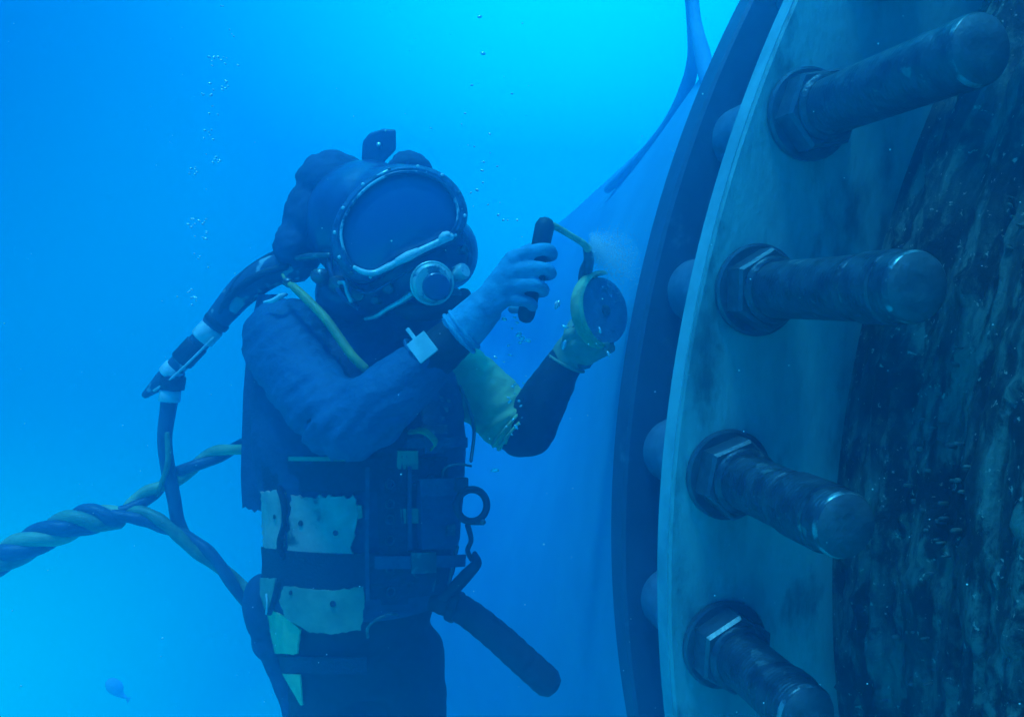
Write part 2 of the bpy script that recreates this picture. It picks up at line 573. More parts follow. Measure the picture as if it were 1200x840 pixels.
def barnacles():
    parts = []
    for _ in range(46):
        s0, a0 = -random.uniform(0.05, 0.75), math.radians(random.uniform(150, 200))
        for _ in range(random.randint(4, 22)):
            s_ = s0 + random.gauss(0, 0.022); a_ = a0 + random.gauss(0, 0.024)
            if s_ > -0.045: continue
            r_ = random.uniform(0.0012, 0.0030)
            m_ = basis(pipe(s_, a_, R_BARREL + 0.004), pipe(0, a_, 1) - C0)
            V_, F_ = lathe_data([(r_ * 1.4, -0.012), (r_ * 1.15, 0.0), (r_ * 0.62, r_ * 1.1), (r_ * 0.4, r_ * 0.8)], 7)
            parts.append(([m_ @ v for v in V_], F_))
    V_, F_ = join(parts)
    ob = mesh_obj('barnacle_crust', V_, F_, mat('barnacle_shell', (0.17, 0.21, 0.19), 0.8, c2=(0.07, 0.09, 0.085), scale=60), near)
    ob['kind'] = 'stuff'
barnacles()

# studs: one set of meshes, placed round the bolt circle
seg = 40
def hex_data(rc, h, ch=0.006):
    V = []; Fc = []
    prof = [(rc, 0), (rc, h - ch), (rc * 0.93, h)]
    for r, z in prof:
        for k in range(6):
            th = math.pi / 3 * k
            V.append(Vector((r * math.cos(th), r * math.sin(th), z)))
    for i in range(2):
        for k in range(6):
            k2 = (k + 1) % 6
            Fc.append((i * 6 + k, i * 6 + k2, (i + 1) * 6 + k2, (i + 1) * 6 + k))
    Fc.append(tuple(range(12, 18)))
    return V, Fc


def stud(theta_deg, length, turn, collar, r_bolt=R_BOLT, label=None, through=True):
    th = math.radians(theta_deg)
    o = pipe(0, th, r_bolt)
    m = basis(o, -AX)                                     # local z towards the camera end
    R = 0.0405
    prof = [(R * 0.96, -0.25 if through else -0.05), (R * 0.96, 0.0), (R, 0.05)]
    for z0 in collar:
        prof += [(R, z0 - 0.016), (R * 0.87, z0 - 0.012), (R * 0.87, z0 - 0.002), (R * 1.07, z0 + 0.001)]
    if collar: prof += [(R * 1.07, length - 0.030), (R, length - 0.028)]
    prof += [(R, length - 0.004), (R * 0.95, length)]
    V, Fc = lathe_data(prof, seg)
    st = sharp(mesh_obj('stud', V, Fc, M['steel'], near, m), 30)
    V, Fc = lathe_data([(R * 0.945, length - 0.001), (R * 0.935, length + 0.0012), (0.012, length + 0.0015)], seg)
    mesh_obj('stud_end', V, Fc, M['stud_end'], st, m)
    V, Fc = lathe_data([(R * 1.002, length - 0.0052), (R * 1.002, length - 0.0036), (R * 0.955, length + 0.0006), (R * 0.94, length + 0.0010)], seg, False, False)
    mesh_obj('edge_highlight', V, Fc, M['edge'], st, m)  # thin pale ring, a painted highlight on the chamfer
    mt = m @ Matrix.Rotation(turn, 4, 'Z')
    V, Fc = lathe_data([(0.066, 0.0005), (0.069, 0.003), (0.069, 0.0085), (0.065, 0.011)], seg)
    sharp(mesh_obj('washer', V, Fc, M['nut'], st, m), 30)
    V, Fc = hex_data(0.061, 0.038)
    sharp(mesh_obj('nut', V, Fc, M['nut'], st, mt @ Matrix.Translation((0, 0, 0.0112))), 20)
    V, Fc = lathe_data([(0.047, 0.0482), (0.049, 0.051), (0.047, 0.055), (R * 1.01, 0.057)], seg, False, False)
    mesh_obj('grease_collar', V, Fc, M['steel'], st, m)
    if through:                                          # nut in the gap, against the counter flange
        V, Fc = lathe_data([(0.056, -0.1885), (0.056, -0.062), (0.052, -0.056)], seg)
        sharp(mesh_obj('gap_sleeve', V, Fc, M['sleeve_steel'], st, m), 30)
    return st


STUDS = [(143.6, 0.33, 0.3, []), (151.9, 0.31, 0.9, []), (160.13, 0.315, 0.2, []), (168.39, 0.325, 0.55, [0.25]), (176.88, 0.275, 0.35, [0.18]),
         (184.89, 0.215, 0.5, [0.165]), (193.2, 0.26, 0.1, []), (201.5, 0.3, 0.7, [])]
for t, ln, tn, cl in STUDS:
    stud(t, ln, tn, cl)

# ------------------------------------------------------------------ counter flange and the tapering hull behind it
far = thing('counter_flange', C0 + AX * 0.19, 'dark rear flange with hazy tapering hull behind, beyond the bolt gap', 'flange')
ring_solid('flange_plate', [(0.19, 1.60), (0.19, 1.968), (0.194, 1.974), (0.246, 1.974), (0.25, 1.968), (0.25, 1.60)], M['plate2'], far, angs)
def hull():
    prof = [(0.251, 1.90), (0.32, 1.895), (0.4, 1.885), (0.5, 1.87), (0.6, 1.845), (0.8, 1.80), (1, 1.76), (1.25, 1.705), (1.5, 1.655), (2, 1.56), (2.5, 1.49), (3, 1.425),
            (4, 1.30), (5, 1.185), (5.8, 1.105), (6.1, 1.0), (6.2, 0.6)]
    A = angle_list(100, 290, 2.0, 5.0)
    V, Fc = [], []
    n = len(prof)
    for a in A:
        dg = math.degrees(a) % 360                        # fuller below, like the bilge of a hull
        w = max(0, min(1, (dg - 176) / 44)); w = w * w * (3 - 2 * w)
        w *= max(0, min(1, (330 - dg) / 40))
        for s, r in prof:
            full = 1.90 + 0.62 * min(1, max(0, (s - 0.25) / 2.2)) ** 0.8
            if s > 6: full *= r / 1.105
            V.append(pipe(s, a, r + (full - r) * w))
    for i in range(len(A)):
        j = (i + 1) % len(A)
        for k in range(n - 1): Fc.append((i * n + k, i * n + k + 1, j * n + k + 1, j * n + k))
    return mesh_obj('tapered_hull', V, Fc, M['hull'], far)
hull()

# lifting strop that comes down behind the counter flange
strop = thing('lifting_strop', P(822, 90, 1.55), 'dark strop hanging from above behind the top of the rear flange', 'strop')
tube('strop_leg', [P(802, -90, 2.25), P(811, -20, 2.2), P(815, 25, 2.15), P(822, 60, 2.05), P(832, 100, 1.95), P(850, 140, 1.9)],
     [0.015, 0.014, 0.016, 0.022, 0.022, 0.018], M['strop'], strop)
tube('strop_leg', [P(794, -90, 2.3), P(805, -20, 2.3), P(810, 30, 2.3), P(812, 70, 2.3), P(804, 105, 2.35), P(789, 139, 2.42), P(768, 168, 2.55), P(741, 196, 2.8), P(712, 222, 3.15)],
     [0.012, 0.012, 0.013, 0.018, 0.022, 0.024, 0.024, 0.022, 0.016], M['strop'], strop)

# ------------------------------------------------------------------ the diver
person = thing('person', P(430, 1330, 1.66), 'commercial diver in dark suit and harness, both hands raised to a tool', 'person')

# torso sections: photo row, left and right edge, depth of the centre, half depth
TORSO = [(372, 372, 470, 1.69, 0.09), (392, 330, 505, 1.69, 0.115), (420, 302, 530, 1.68, 0.135), (470, 294, 545, 1.67, 0.145), (520, 294, 548, 1.66, 0.145),
         (570, 303, 545, 1.66, 0.140), (620, 314, 541, 1.66, 0.138), (660, 317, 536, 1.66, 0.138), (700, 314, 524, 1.66, 0.138),
         (740, 322, 515, 1.66, 0.135), (790, 335, 518, 1.66, 0.125), (840, 347, 521, 1.66, 0.115), (900, 352, 524, 1.66, 0.11)]


def tsec(y):
    y = max(TORSO[0][0], min(TORSO[-1][0], y))
    for a, b in zip(TORSO, TORSO[1:]):
        if y <= b[0]:
            t = (y - a[0]) / (b[0] - a[0])
            t = t * t * (3 - 2 * t) * 0.5 + t * 0.5
            return [a[k] + (b[k] - a[k]) * t for k in range(1, 5)]


def on_torso(px, py, off=0.0):
    xl, xr, dc, dh = tsec(py)
    c, h = (xl + xr) / 2, (xr - xl) / 2
    t = max(-0.999, min(0.999, (px - c) / h))
    k = math.cos(math.asin(t)) ** 0.8
    d = dc - dh * k
    p = P(c + t * h * d / dc * (dc / d), py, d)
    n = Vector((t, -k, 0)).normalized()
    return p + n * off


def torso_data(grow=0.0, y0=372, y1=900, seg=40, step=9):
    V, Fc = [], []
    ys = []
    y = y0
    while y < y1: ys.append(y); y += step
    ys.append(y1)
    for y in ys:
        xl, xr, dc, dh = tsec(y)
        c = P((xl + xr) / 2, y, dc); hw = mpx((xr - xl) / 2, dc) * 0.97 + grow
        for k in range(seg):
            th = 2 * math.pi * k / seg
            V.append(c + Vector((math.cos(th) * hw, math.sin(th) * (dh + grow), 0)))
    n = len(ys)
    for i in range(n - 1):
        for k in range(seg):
            k2 = (k + 1) % seg
            Fc.append((i * seg + k, i * seg + k2, (i + 1) * seg + k2, (i + 1) * seg + k))
    Fc.append(tuple(range(seg))[::-1]); Fc.append(tuple(range((n - 1) * seg, n * seg)))
    return V, Fc


SH_R, EL_R, WR_R = P(337, 402, 1.63), P(402, 500, 1.45), P(545, 385, 1.43)
SH_L, EL_L, WR_L = P(515, 420, 1.74), P(618, 512, 1.70), P(668, 415, 1.66)

def suit_wrinkle(co):
    return 0.0035 * noise.noise(co * 22) + 0.002 * noise.noise(co * 55)

body_prims = [
    ('data', torso_data(-0.02, 376, 800)),
    ('limb', [P(415, 380, 1.69), P(425, 340, 1.68), P(435, 290, 1.67)], [0.07, 0.062, 0.06]),
    ('ball', P(437, 262, 1.67), 0.095),
    ('limb', [P(385, 400, 1.70), SH_R, P(362, 450, 1.54), EL_R], [0.075, 0.082, 0.072, 0.060]),
    ('limb', [EL_R, P(440, 478, 1.435), P(495, 430, 1.43), WR_R], [0.060, 0.062, 0.050, 0.036]),
    ('limb', [P(470, 405, 1.72), SH_L, P(568, 466, 1.73), EL_L], [0.075, 0.075, 0.066, 0.056]),
    ('limb', [EL_L, P(636, 470, 1.675), WR_L], [0.056, 0.056, 0.038]),
    ('limb', [P(392, 760, 1.66), P(392, 900, 1.65), P(395, 1040, 1.62), P(398, 1180, 1.68), P(400, 1290, 1.72)], [0.098, 0.092, 0.064, 0.060, 0.045]),
    ('limb', [P(468, 760, 1.67), P(478, 900, 1.68), P(490, 1040, 1.66), P(486, 1180, 1.73), P(484, 1290, 1.78)], [0.098, 0.092, 0.064, 0.060, 0.045]),
    ('limb', [P(400, 1300, 1.74), P(402, 1330, 1.66), P(404, 1345, 1.56)], [0.05, 0.046, 0.034]),
    ('limb', [P(484, 1300, 1.80), P(488, 1330, 1.72), P(494, 1345, 1.62)], [0.05, 0.046, 0.034]),
    ('ball', P(560, 372, 1.43), 0.034), ('ball', P(680, 395, 1.66), 0.034),
]
body = blob('body', body_prims, M['suit'], person, 0.009, 6, suit_wrinkle)
# sleeves of the outer garment, each ending in a hem
def fold(co):
    w = math.exp(-((co - EL_R).length / 0.11) ** 2) + 0.35 * math.exp(-((co - SH_R).length / 0.14) ** 2) + 0.8 * math.exp(-((co - EL_L).length / 0.12) ** 2)
    q = Vector((co.x * 9 + co.z * 5, co.y * 9, co.z * 26 - co.x * 20))
    n1 = noise.noise(q); n2 = noise.noise(q * 1.9 + Vector((3, 1, 7)))
    ridge = (1 - abs(n1) * 2.2) * 0.0095 * (0.28 + w) + (1 - abs(n2) * 2) * 0.0045 * (0.3 + w)
    return ridge - 0.003 + 0.002 * noise.noise(co * 48)
def along(a, b, t): return a + (b - a) * t
sl = blob('sleeve', [('limb', [P(350, 392, 1.665), SH_R, P(362, 450, 1.54), EL_R], [0.084, 0.094, 0.080, 0.067]),
                     ('limb', [EL_R, P(440, 478, 1.435), P(490, 434.5, 1.43), along(EL_R, WR_R, 0.66)], [0.066, 0.068, 0.056, 0.052])],
          M['sleeve'], person, 0.008, 6, fold)
sl['label'] = 'navy sleeve bent at the elbow, nearest the camera'
gs = blob('sleeve', [('limb', [along(SH_L, EL_L, 0.05), P(560, 458, 1.73), P(590, 486, 1.718), P(603, 499, 1.708)], [0.080, 0.073, 0.067, 0.062])],
          M['green_sleeve'], person, 0.007, 6, fold)
gs['label'] = 'yellow-green sleeve of the far arm'

# gloves: palm and five curled fingers grown into one skin
def glove(wrist_path, wrist_r, palm, fingers, thumb):
    pr = [('limb', wrist_path, wrist_r)]
    for a, b, r0, r1 in palm: pr.append(('limb', [a, (a + b) / 2, b], [r0, (r0 + r1) / 2, r1]))
    for f, r in fingers: pr.append(('limb', f, r))
    pr.append(('limb', thumb[0], thumb[1]))
    return blob('glove', pr, M['glove'], person, 0.0042, 4, lambda c: 0.0012 * noise.noise(c * 60))

kn = [(603, 301, 1.405), (599, 318, 1.400), (595, 335, 1.400), (590, 351, 1.404)]
fin = []
for i, (kx, ky, kd) in enumerate(kn):
    ext = [44, 46, 42, 34][i]
    drop = [-6, -1, 2, 5][i]
    fin.append(([P(kx, ky, kd), P(kx + ext * 0.75, ky + drop - 3, kd - 0.004), P(kx + ext, ky + drop + 3, kd + 0.022), P(kx + ext - 6, ky + drop + 6, kd + 0.052), P(kx + ext - 26, ky + drop + 7, kd + 0.058)],
                [0.0135, 0.0125, 0.0120, 0.0110, 0.0095] if i < 3 else [0.0120, 0.0110, 0.0105, 0.0095, 0.0085]))
pw = P(556, 372, 1.425)
g1 = glove([P(538, 391, 1.43), P(552, 377, 1.428), P(570, 358, 1.425)], [0.043, 0.040, 0.036],
           [(pw, P(*k), 0.026, 0.0165) for k in kn], fin,
           ([P(572, 350, 1.440), P(590, 322, 1.462), P(608, 300, 1.474), P(626, 290, 1.478)], [0.020, 0.016, 0.0135, 0.011]))
g1['label'] = 'pale work glove closed round the upright tool handle'

# far hand: under the tool body, fingers wrapped over it
kn2 = [(668, 392, 1.60), (674, 403, 1.597), (681, 413, 1.60), (689, 421, 1.607)]
fin2 = []
for i, (kx, ky, kd) in enumerate(kn2):
    ext = [30, 32, 30, 24][i]
    fin2.append(([P(kx, ky, kd), P(kx + ext * 0.6, ky - 7, kd - 0.012), P(kx + ext, ky - 12, kd + 0.006), P(kx + ext + 4, ky - 13, kd + 0.034)],
                 [0.0125, 0.012, 0.011, 0.009]))
g2 = glove([P(664, 425, 1.662), P(668, 414, 1.655), P(674, 404, 1.645)], [0.040, 0.038, 0.034],
           [(P(670, 410, 1.64), P(*k), 0.024, 0.015) for k in kn2], fin2,
           ([P(668, 398, 1.65), P(672, 382, 1.665), P(684, 372, 1.675), P(694, 372, 1.675)], [0.018, 0.015, 0.0125, 0.010]))
g2.data.materials.clear(); g2.data.materials.append(M['sage'])
g2['label'] = 'olive work glove gripping the tool from below'
# glove cuff hem rings
def hem(c, axis, r, parent, mt):
    m = basis(c, axis)
    pts = [m @ Vector((r * math.cos(a), r * math.sin(a), 0)) for a in [2 * math.pi * k / 28 for k in range(28)]]
    V, Fc = tube_data(pts, 0.0035, 8, True)
    return mesh_obj('cuff_hem', V, Fc, mt, parent)
hem(P(538, 391, 1.43), WR_R - EL_R, 0.044, g1, M['glove'])
hem(P(544, 386, 1.43), WR_R - EL_R, 0.0425, g1, M['glove'])
hem(P(664, 425, 1.662), WR_L - EL_L, 0.041, g2, M['sage'])
hem(P(601, 497, 1.710), EL_L - SH_L, 0.0655, gs, M['green_sleeve'])
hem(P(606, 502, 1.706), EL_L - SH_L, 0.0625, gs, M['green_sleeve'])
hem(along(EL_R, WR_R, 0.66), WR_R - EL_R, 0.0525, sl, M['sleeve'])
# sleeve patch on the forearm
def arm_patch(name, centre_px, half, d, rot_deg, mt):
    c = P(*centre_px, d)
    ax = (WR_R - EL_R).normalized()
    n = Vector((0.12, -1, 0.30)); n = (n - ax * n.dot(ax)).normalized()
    b = ax.cross(n)
    Rm = Matrix((ax, b, n)).transposed()
    V, Fc = box_data(c, (half[0], half[1], 0.003), Rm, 0.001)
    return mesh_obj(name, V, Fc, mt, person, smooth=False)
arm_patch('sleeve_patch', (495, 407), (0.020, 0.022), 1.378, 0, M['white'])
arm_patch('sleeve_patch', (484, 394), (0.0035, 0.018), 1.385, 0, M['white'])

# ------------------------------------------------------------------ harness worn over the suit
harness = thing('dive_harness', P(430, 700, 1.66), 'black harness jacket with webbing, worn on the diver\'s torso', 'harness')
jacket = blob('jacket', [('data', torso_data(0.004, 388, 705)), ('limb', [P(345, 395, 1.74), P(400, 372, 1.66), P(470, 372, 1.64), P(520, 405, 1.70)], [0.05, 0.055, 0.05, 0.04])],
              M['vest'], harness, 0.009, 5, lambda c: 0.005 * noise.noise(c * 18) + 0.002 * noise.noise(c * 60))


def rows_patch(name, rows, mt, parent, off=0.008, thick=0.006, nu=18, nv=16, rag=0.0, label=None, curve=0.0):
    """a sheet that follows the torso: rows of (photo row, left edge, right edge)"""
    V, Fc = [], []
    ys = [rows[0][0] + (rows[-1][0] - rows[0][0]) * i / nv for i in range(nv + 1)]
    front = []
    for i, y in enumerate(ys):
        for a, b in zip(rows, rows[1:]):
            if y <= b[0] + 1e-6:
                t = (y - a[0]) / (b[0] - a[0]); xl = a[1] + (b[1] - a[1]) * t; xr = a[2] + (b[2] - a[2]) * t
                break
        for j in range(nu + 1):
            u = j / nu
            x = xl + (xr - xl) * u
            yy = y + curve * (1 - (2 * u - 1) ** 2) * -1
            jag = 0
            if rag and (i in (0, nv)): jag = rag * noise.noise(Vector((x * 0.21, y, 3.3))) * 2
            if rag and (j in (0, nu)): x += rag * noise.noise(Vector((y * 0.21, x, 7.3)))
            front.append((x, yy + jag))
    for x, y in front: V.append(on_torso(x, y, off + thick))
    for x, y in front: V.append(on_torso(x, y, off))
    W = nu + 1; n = len(front)
    for i in range(nv):
        for j in range(nu):
            q = (i * W + j, i * W + j + 1, (i + 1) * W + j + 1, (i + 1) * W + j)
            Fc.append(q); Fc.append(tuple(n + k for k in q[::-1]))
    border = [j for j in range(W)] + [i * W + nu for i in range(1, nv + 1)] + [nv * W + j for j in range(nu - 1, -1, -1)] + [i * W for i in range(nv - 1, 0, -1)]
    for a, b in zip(border, border[1:] + border[:1]): Fc.append((a, b, n + b, n + a))
    ob = mesh_obj(name, V, Fc, mt, parent)
    sharp(ob, 40)
    if label: ob['label'] = label
    return ob


# hanging back flap of the harness, left of the arm
def flap():
    pts = [(345, 302, 330), (400, 290, 335), (460, 285, 330), (520, 283, 325), (560, 282, 322), (596, 284, 320)]
    V, Fc = [], []
    nu, nv = 10, 26
    for side in (0, 1):
        for i in range(nv + 1):
            y = pts[0][0] + (pts[-1][0] - pts[0][0]) * i / nv
            for a, b in zip(pts, pts[1:]):
                if y <= b[0] + 1e-6:
                    t = (y - a[0]) / (b[0] - a[0]); xl = a[1] + (b[1] - a[1]) * t; xr = a[2] + (b[2] - a[2]) * t; break
            for j in range(nu + 1):
                u = j / nu
                x = xl + (xr - xl) * u
                yy = y
                if i == nv: yy += 5 * noise.noise(Vector((x * 0.35, 1.7, 0))) + 3 * u
                d = 1.66 - 0.025 * math.sin(math.pi * u) + 0.012 * noise.noise(Vector((x * 0.08, y * 0.02, 0)))
                V.append(P(x, yy, d + side * 0.07))
    W = nu + 1; n = (nv + 1) * W
    for i in range(nv):
        for j in range(nu):
            q = (i * W + j, i * W + j + 1, (i + 1) * W + j + 1, (i + 1) * W + j)
            Fc.append(q); Fc.append(tuple(n + k for k in q[::-1]))
    border = [j for j in range(W)] + [i * W + nu for i in range(1, nv + 1)] + [nv * W + j for j in range(nu - 1, -1, -1)] + [i * W for i in range(nv - 1, 0, -1)]
    for a, b in zip(border, border[1:] + border[:1]): Fc.append((a, b, n + b, n + a))
    ob = sharp(mesh_obj('back_flap', V, Fc, M['vest'], harness), 50)
    ob['label'] = 'ragged black flap hanging down the diver\'s back'
flap()
rows_patch('waist_band', [(535, 312, 520), (575, 316, 520)], M['webbing'], harness, 0.006, 0.006)
rows_patch('waist_edging', [(534, 345, 425), (539, 345, 425)], M['sage'], harness, 0.013, 0.002, 14, 2)
rows_patch('vertical_strap', [(430, 436, 474), (560, 442, 474), (705, 446, 474)], M['webbing'], harness, 0.012, 0.006, 6, 24)
# eyelets down the vertical strap
for y in (565, 588, 606, 630, 662, 690):
    c = on_torso(456, y, 0.020); m = basis(c, (c - P(425, y, 1.66)))
    pts = [m @ Vector((0.0085 * math.cos(a), 0.0085 * math.sin(a), 0)) for a in [2 * math.pi * k / 18 for k in range(18)]]
    V, Fc = tube_data(pts, 0.0022, 6, True)
    mesh_obj('eyelet', V, Fc, M['nut'], harness)
for x, y in ((482, 560), (500, 562), (486, 668)):
    c = on_torso(x, y, 0.014); m = basis(c, (c - P(425, y, 1.66)))
    pts = [m @ Vector((0.0095 * math.cos(a), 0.0095 * math.sin(a), 0)) for a in [2 * math.pi * k / 18 for k in range(18)]]
    V, Fc = tube_data(pts, 0.0024, 6, True)
    mesh_obj('eyelet', V, Fc, M['nut'], harness)
rows_patch('buckle_plate', [(594, 467, 494), (611, 468, 494)], M['sage'], harness, 0.014, 0.004, 6, 4, label='small pale plate on the front strap')
rows_patch('buckle_plate', [(527, 464, 486), (548, 463, 486)], M['sage'], harness, 0.014, 0.004, 6, 4, 0.6)
tube('strap_loop', [on_torso(476, 505, 0.02), on_torso(486, 503, 0.045), on_torso(497, 515, 0.045), on_torso(500, 525, 0.02)], [0.007, 0.008, 0.008, 0.006], M['yellow'], harness, flat=0.4)
# worn print on the chest panel: broken pale strokes
random.seed(11)
for k in range(9):
    x = random.uniform(505, 529); y = random.uniform(463, 488)
    rows_patch('print_stroke', [(y, x, x + random.uniform(1.5, 6)), (y + random.uniform(1.2, 5), x + 1, x + random.uniform(2, 5))], M['print'], harness, 0.010, 0.001, 2, 2)
# thin whip down the front
tube('pressure_whip', [on_torso(533, 452, 0.012), on_torso(541, 480, 0.018), on_torso(545, 505, 0.02), P(552, 540, 1.57)], 0.0036, M['bezel'], harness, 8)
tube('wire_loop', [P(519, 592, 1.54), P(518, 560, 1.535), P(521, 549, 1.53), P(530, 545, 1.53), P(541, 544, 1.535), P(552, 546, 1.55)], 0.0026, M['bezel'], harness, 8)
tube('d_ring', [on_torso(432, 740, 0.03), on_torso(432, 728, 0.035), on_torso(440, 718, 0.04), on_torso(452, 713, 0.035), on_torso(462, 716, 0.02)], 0.003, M['bezel'], harness, 8)

strap_c = mat('scuffed_strap', (0.03, 0.07, 0.13), 0.65, c2=(0.06, 0.12, 0.19), scale=30, bump=0.4, bscale=160)
rows_patch('shoulder_strap', [(404, 470, 492), (450, 486, 507), (500, 492, 512), (530, 494, 514)], strap_c, harness, 0.012, 0.006, 5, 16)
rows_patch('chest_strap', [(512, 474, 540), (524, 474, 540)], strap_c, harness, 0.010, 0.006, 10, 3)
rows_patch('front_pouch', [(560, 486, 522), (600, 486, 521), (640, 487, 520)], M['vest'], harness, 0.010, 0.022, 8, 10)
rows_patch('pouch_flap', [(558, 484, 524), (578, 485, 523)], strap_c, harness, 0.034, 0.004, 8, 4)
rows_patch('waist_strap', [(648, 440, 532), (662, 440, 531)], strap_c, harness, 0.022, 0.006, 10, 3)
rows_patch('belt_buckle', [(643, 476, 500), (667, 476, 500)], M['bezel'], harness, 0.029, 0.005, 4, 4)
for x0, x1, y0, y1 in ((430, 434, 545, 700), (474, 478, 545, 640)):
    rows_patch('strap_edge', [(y0, x0, x1), (y1, x0, x1)], strap_c, harness, 0.021, 0.003, 6 if x1 - x0 > 10 else 2, 14)
rows_patch('clip', [(497, 489, 515), (507, 489, 515)], M['bezel'], harness, 0.019, 0.005, 3, 3)
rows_patch('clip', [(611, 510, 518), (624, 510, 518)], M['bezel'], harness, 0.034, 0.004, 3, 3)

# gauge clipped at the hip
gauge = thing('gauge_ring', P(552, 596, 1.56), 'dark open ring with clip hanging at the diver\'s front hip', 'ring')
def ring(name, c, nrm, rx, ry, r, mt, parent, seg_=32):
    m = basis(c, nrm)
    pts = [m @ Vector((rx * math.cos(a), ry * math.sin(a), 0)) for a in [2 * math.pi * k / seg_ for k in range(seg_)]]
    V, Fc = tube_data(pts, r, 10, True)
    return mesh_obj(name, V, Fc, mt, parent)
ring('ring', P(553, 592, 1.51), (0.25, -1, 0.1), 0.030, 0.031, 0.0072, M['rubber'], gauge)
for c_, h_, b_ in ((P(561, 611, 1.51), (0.012, 0.008, 0.006), 0.003), (P(541, 568, 1.52), (0.013, 0.010, 0.014), 0.004)):
    V, Fc = box_data(c_, h_, bevel=b_)
    mesh_obj('clamp', V, Fc, M['rubber'], gauge, smooth=False)
V, Fc = lathe_data([(0.005, 0), (0.006, 0.004), (0.003, 0.006)], 10)
mesh_obj('screw', V, Fc, M['bezel'], gauge, basis(P(566, 611, 1.50), (0, -1, 0)))
tube('lanyard', [P(548, 615, 1.57), P(552, 632, 1.57), P(548, 645, 1.57), P(553, 655, 1.57)], [0.006, 0.005, 0.005, 0.006], M['rubber'], gauge, 8)
hook = thing('snap_hook', P(535, 690, 1.57), 'dark snap hook and strap end dangling below the hip ring', 'hook')
tube('hook_body', [P(556, 648, 1.56), P(558, 660, 1.56), P(548, 672, 1.56), P(535, 686, 1.57), P(522, 700, 1.58)], [0.006, 0.014, 0.017, 0.018, 0.018], M['rubber'], hook, 10, flat=0.6)
tube('gate', [P(536, 640, 1.57), P(531, 660, 1.57), P(526, 685, 1.57)], 0.004, M['bezel'], hook, 8)
tube('gate', [P(515, 655, 1.55), P(511, 672, 1.55), P(507, 692, 1.55)], 0.0028, M['bezel'], hook, 8)

hip_hose = thing('hip_hose', P(512, 700, 1.60), 'thick black rubber hose stub pointing down from the diver\'s hip', 'hose')
pth = catmull([P(490, 694, 1.62), P(515, 702, 1.60), P(545, 716, 1.585), P(580, 743, 1.575), P(612, 772, 1.57), P(643, 800, 1.565)], 14)
rad = [0.0265 + 0.0042 * min(1, i / 50) + 0.0006 * math.sin(i * 1.25) for i in range(len(pth))]
V, Fc = tube_data(pth, rad, 18)
mesh_obj('hose', V, Fc, M['rubber'], hip_hose)
V, Fc = lathe_data([(0.031, 0), (0.033, 0.003), (0.033, 0.016), (0.031, 0.019)], 24)
mesh_obj('hose_collar', V, Fc, M['rubber'], hip_hose, basis(P(528, 708, 1.592), P(545, 716, 1.585) - P(515, 702, 1.60)))

# ------------------------------------------------------------------ weight belt: pale worn plates on a dark belt
belt = thing('weight_belt', P(430, 690, 1.66), 'worn weight belt with pale punched panels round the diver\'s waist', 'belt')
rows_patch('belt_webbing', [(640, 316, 520), (693, 314, 520)], M['webbing'], belt, 0.010, 0.008, curve=-6)
rows_patch('pale_panel', [(575, 315, 342), (640, 318, 340)], M['tan'], belt, 0.012, 0.005, 8, 16, 2.5)
rows_patch('pale_panel', [(580, 348, 419), (600, 348, 422), (640, 346, 414), (656, 347, 424)], M['tan'], belt, 0.012, 0.005, 22, 18, 3.2)
rows_patch('pale_panel', [(590, 418, 426), (606, 416, 426)], M['sage'], belt, 0.012, 0.004, 4, 6, 1.0)
tube('cord', [on_torso(338, 570, 0.02), on_torso(345, 588, 0.024), on_torso(346, 610, 0.024), on_torso(341, 632, 0.024), on_torso(342, 650, 0.02)], 0.0075, M['webbing'], belt, 10, flat=0.5)
for x, y, r in ((331, 604, 0.0045), (360, 611, 0.0058), (398, 622, 0.005), (352, 691, 0.004), (396, 703, 0.0055)):
    V, Fc = lathe_data([(r * 1.15, 0), (r, 0.002), (r * 0.6, 0.0024)], 12)
    c = on_torso(x, y, 0.0165 if y < 660 else 0.0225)
    mesh_obj('punched_hole', V, Fc, M['rubber'], belt, basis(c, (c - P(425, y, 1.66)).normalized()))
rows_patch('lower_panel', [(676, 313, 334), (690, 315, 332), (712, 322, 329)], M['sage'], belt, 0.017, 0.004, 8, 12, 0.8)
rows_patch('lower_panel', [(683, 344, 428), (700, 339, 428), (720, 345, 427), (733, 365, 424)], M['sage'], belt, 0.018, 0.004, 16, 14, 1.5, curve=-5)
tube('cord', [on_torso(340, 680, 0.026), on_torso(336, 700, 0.028), on_torso(331, 716, 0.026)], 0.006, M['webbing'], belt, 10, flat=0.5)

# ------------------------------------------------------------------ hip pouch and leg straps
pouch = thing('hip_pouch', P(305, 760, 1.64), 'dark pouch with lime leg panels strapped to the diver\'s hip', 'pouch')
blob('bag', [('ell', P(309, 712, 1.66), (0.042, 0.06, 0.075), Matrix.Rotation(-0.15, 3, 'Y')), ('ell', P(316, 752, 1.66), (0.035, 0.05, 0.045), Matrix.Rotation(-0.5, 3, 'Y')),
             ('limb', [P(318, 760, 1.66), P(332, 800, 1.65), P(345, 850, 1.64)], [0.03, 0.022, 0.02])],
     M['vest'], pouch, 0.006, 5, lambda c: 0.004 * noise.noise(c * 25))
rows_patch('lime_panel', [(713, 320, 326), (722, 321, 343), (735, 323, 358), (742, 325, 357), (764, 330, 355)], M['lime'], pouch, 0.010, 0.004, 10, 16, 0.6)
rows_patch('lime_panel', [(788, 338, 358), (800, 345, 359), (824, 359, 361)], M['lime'], pouch, 0.010, 0.003, 6, 10)
rows_patch('leg_strap', [(768, 328, 430), (786, 334, 430)], M['webbing'], pouch, 0.006, 0.006, 14, 4)
tube('zip_pull', [P(312, 696, 1.575), P(313, 708, 1.57), P(312, 719, 1.575)], 0.0022, M['white'], pouch, 8)

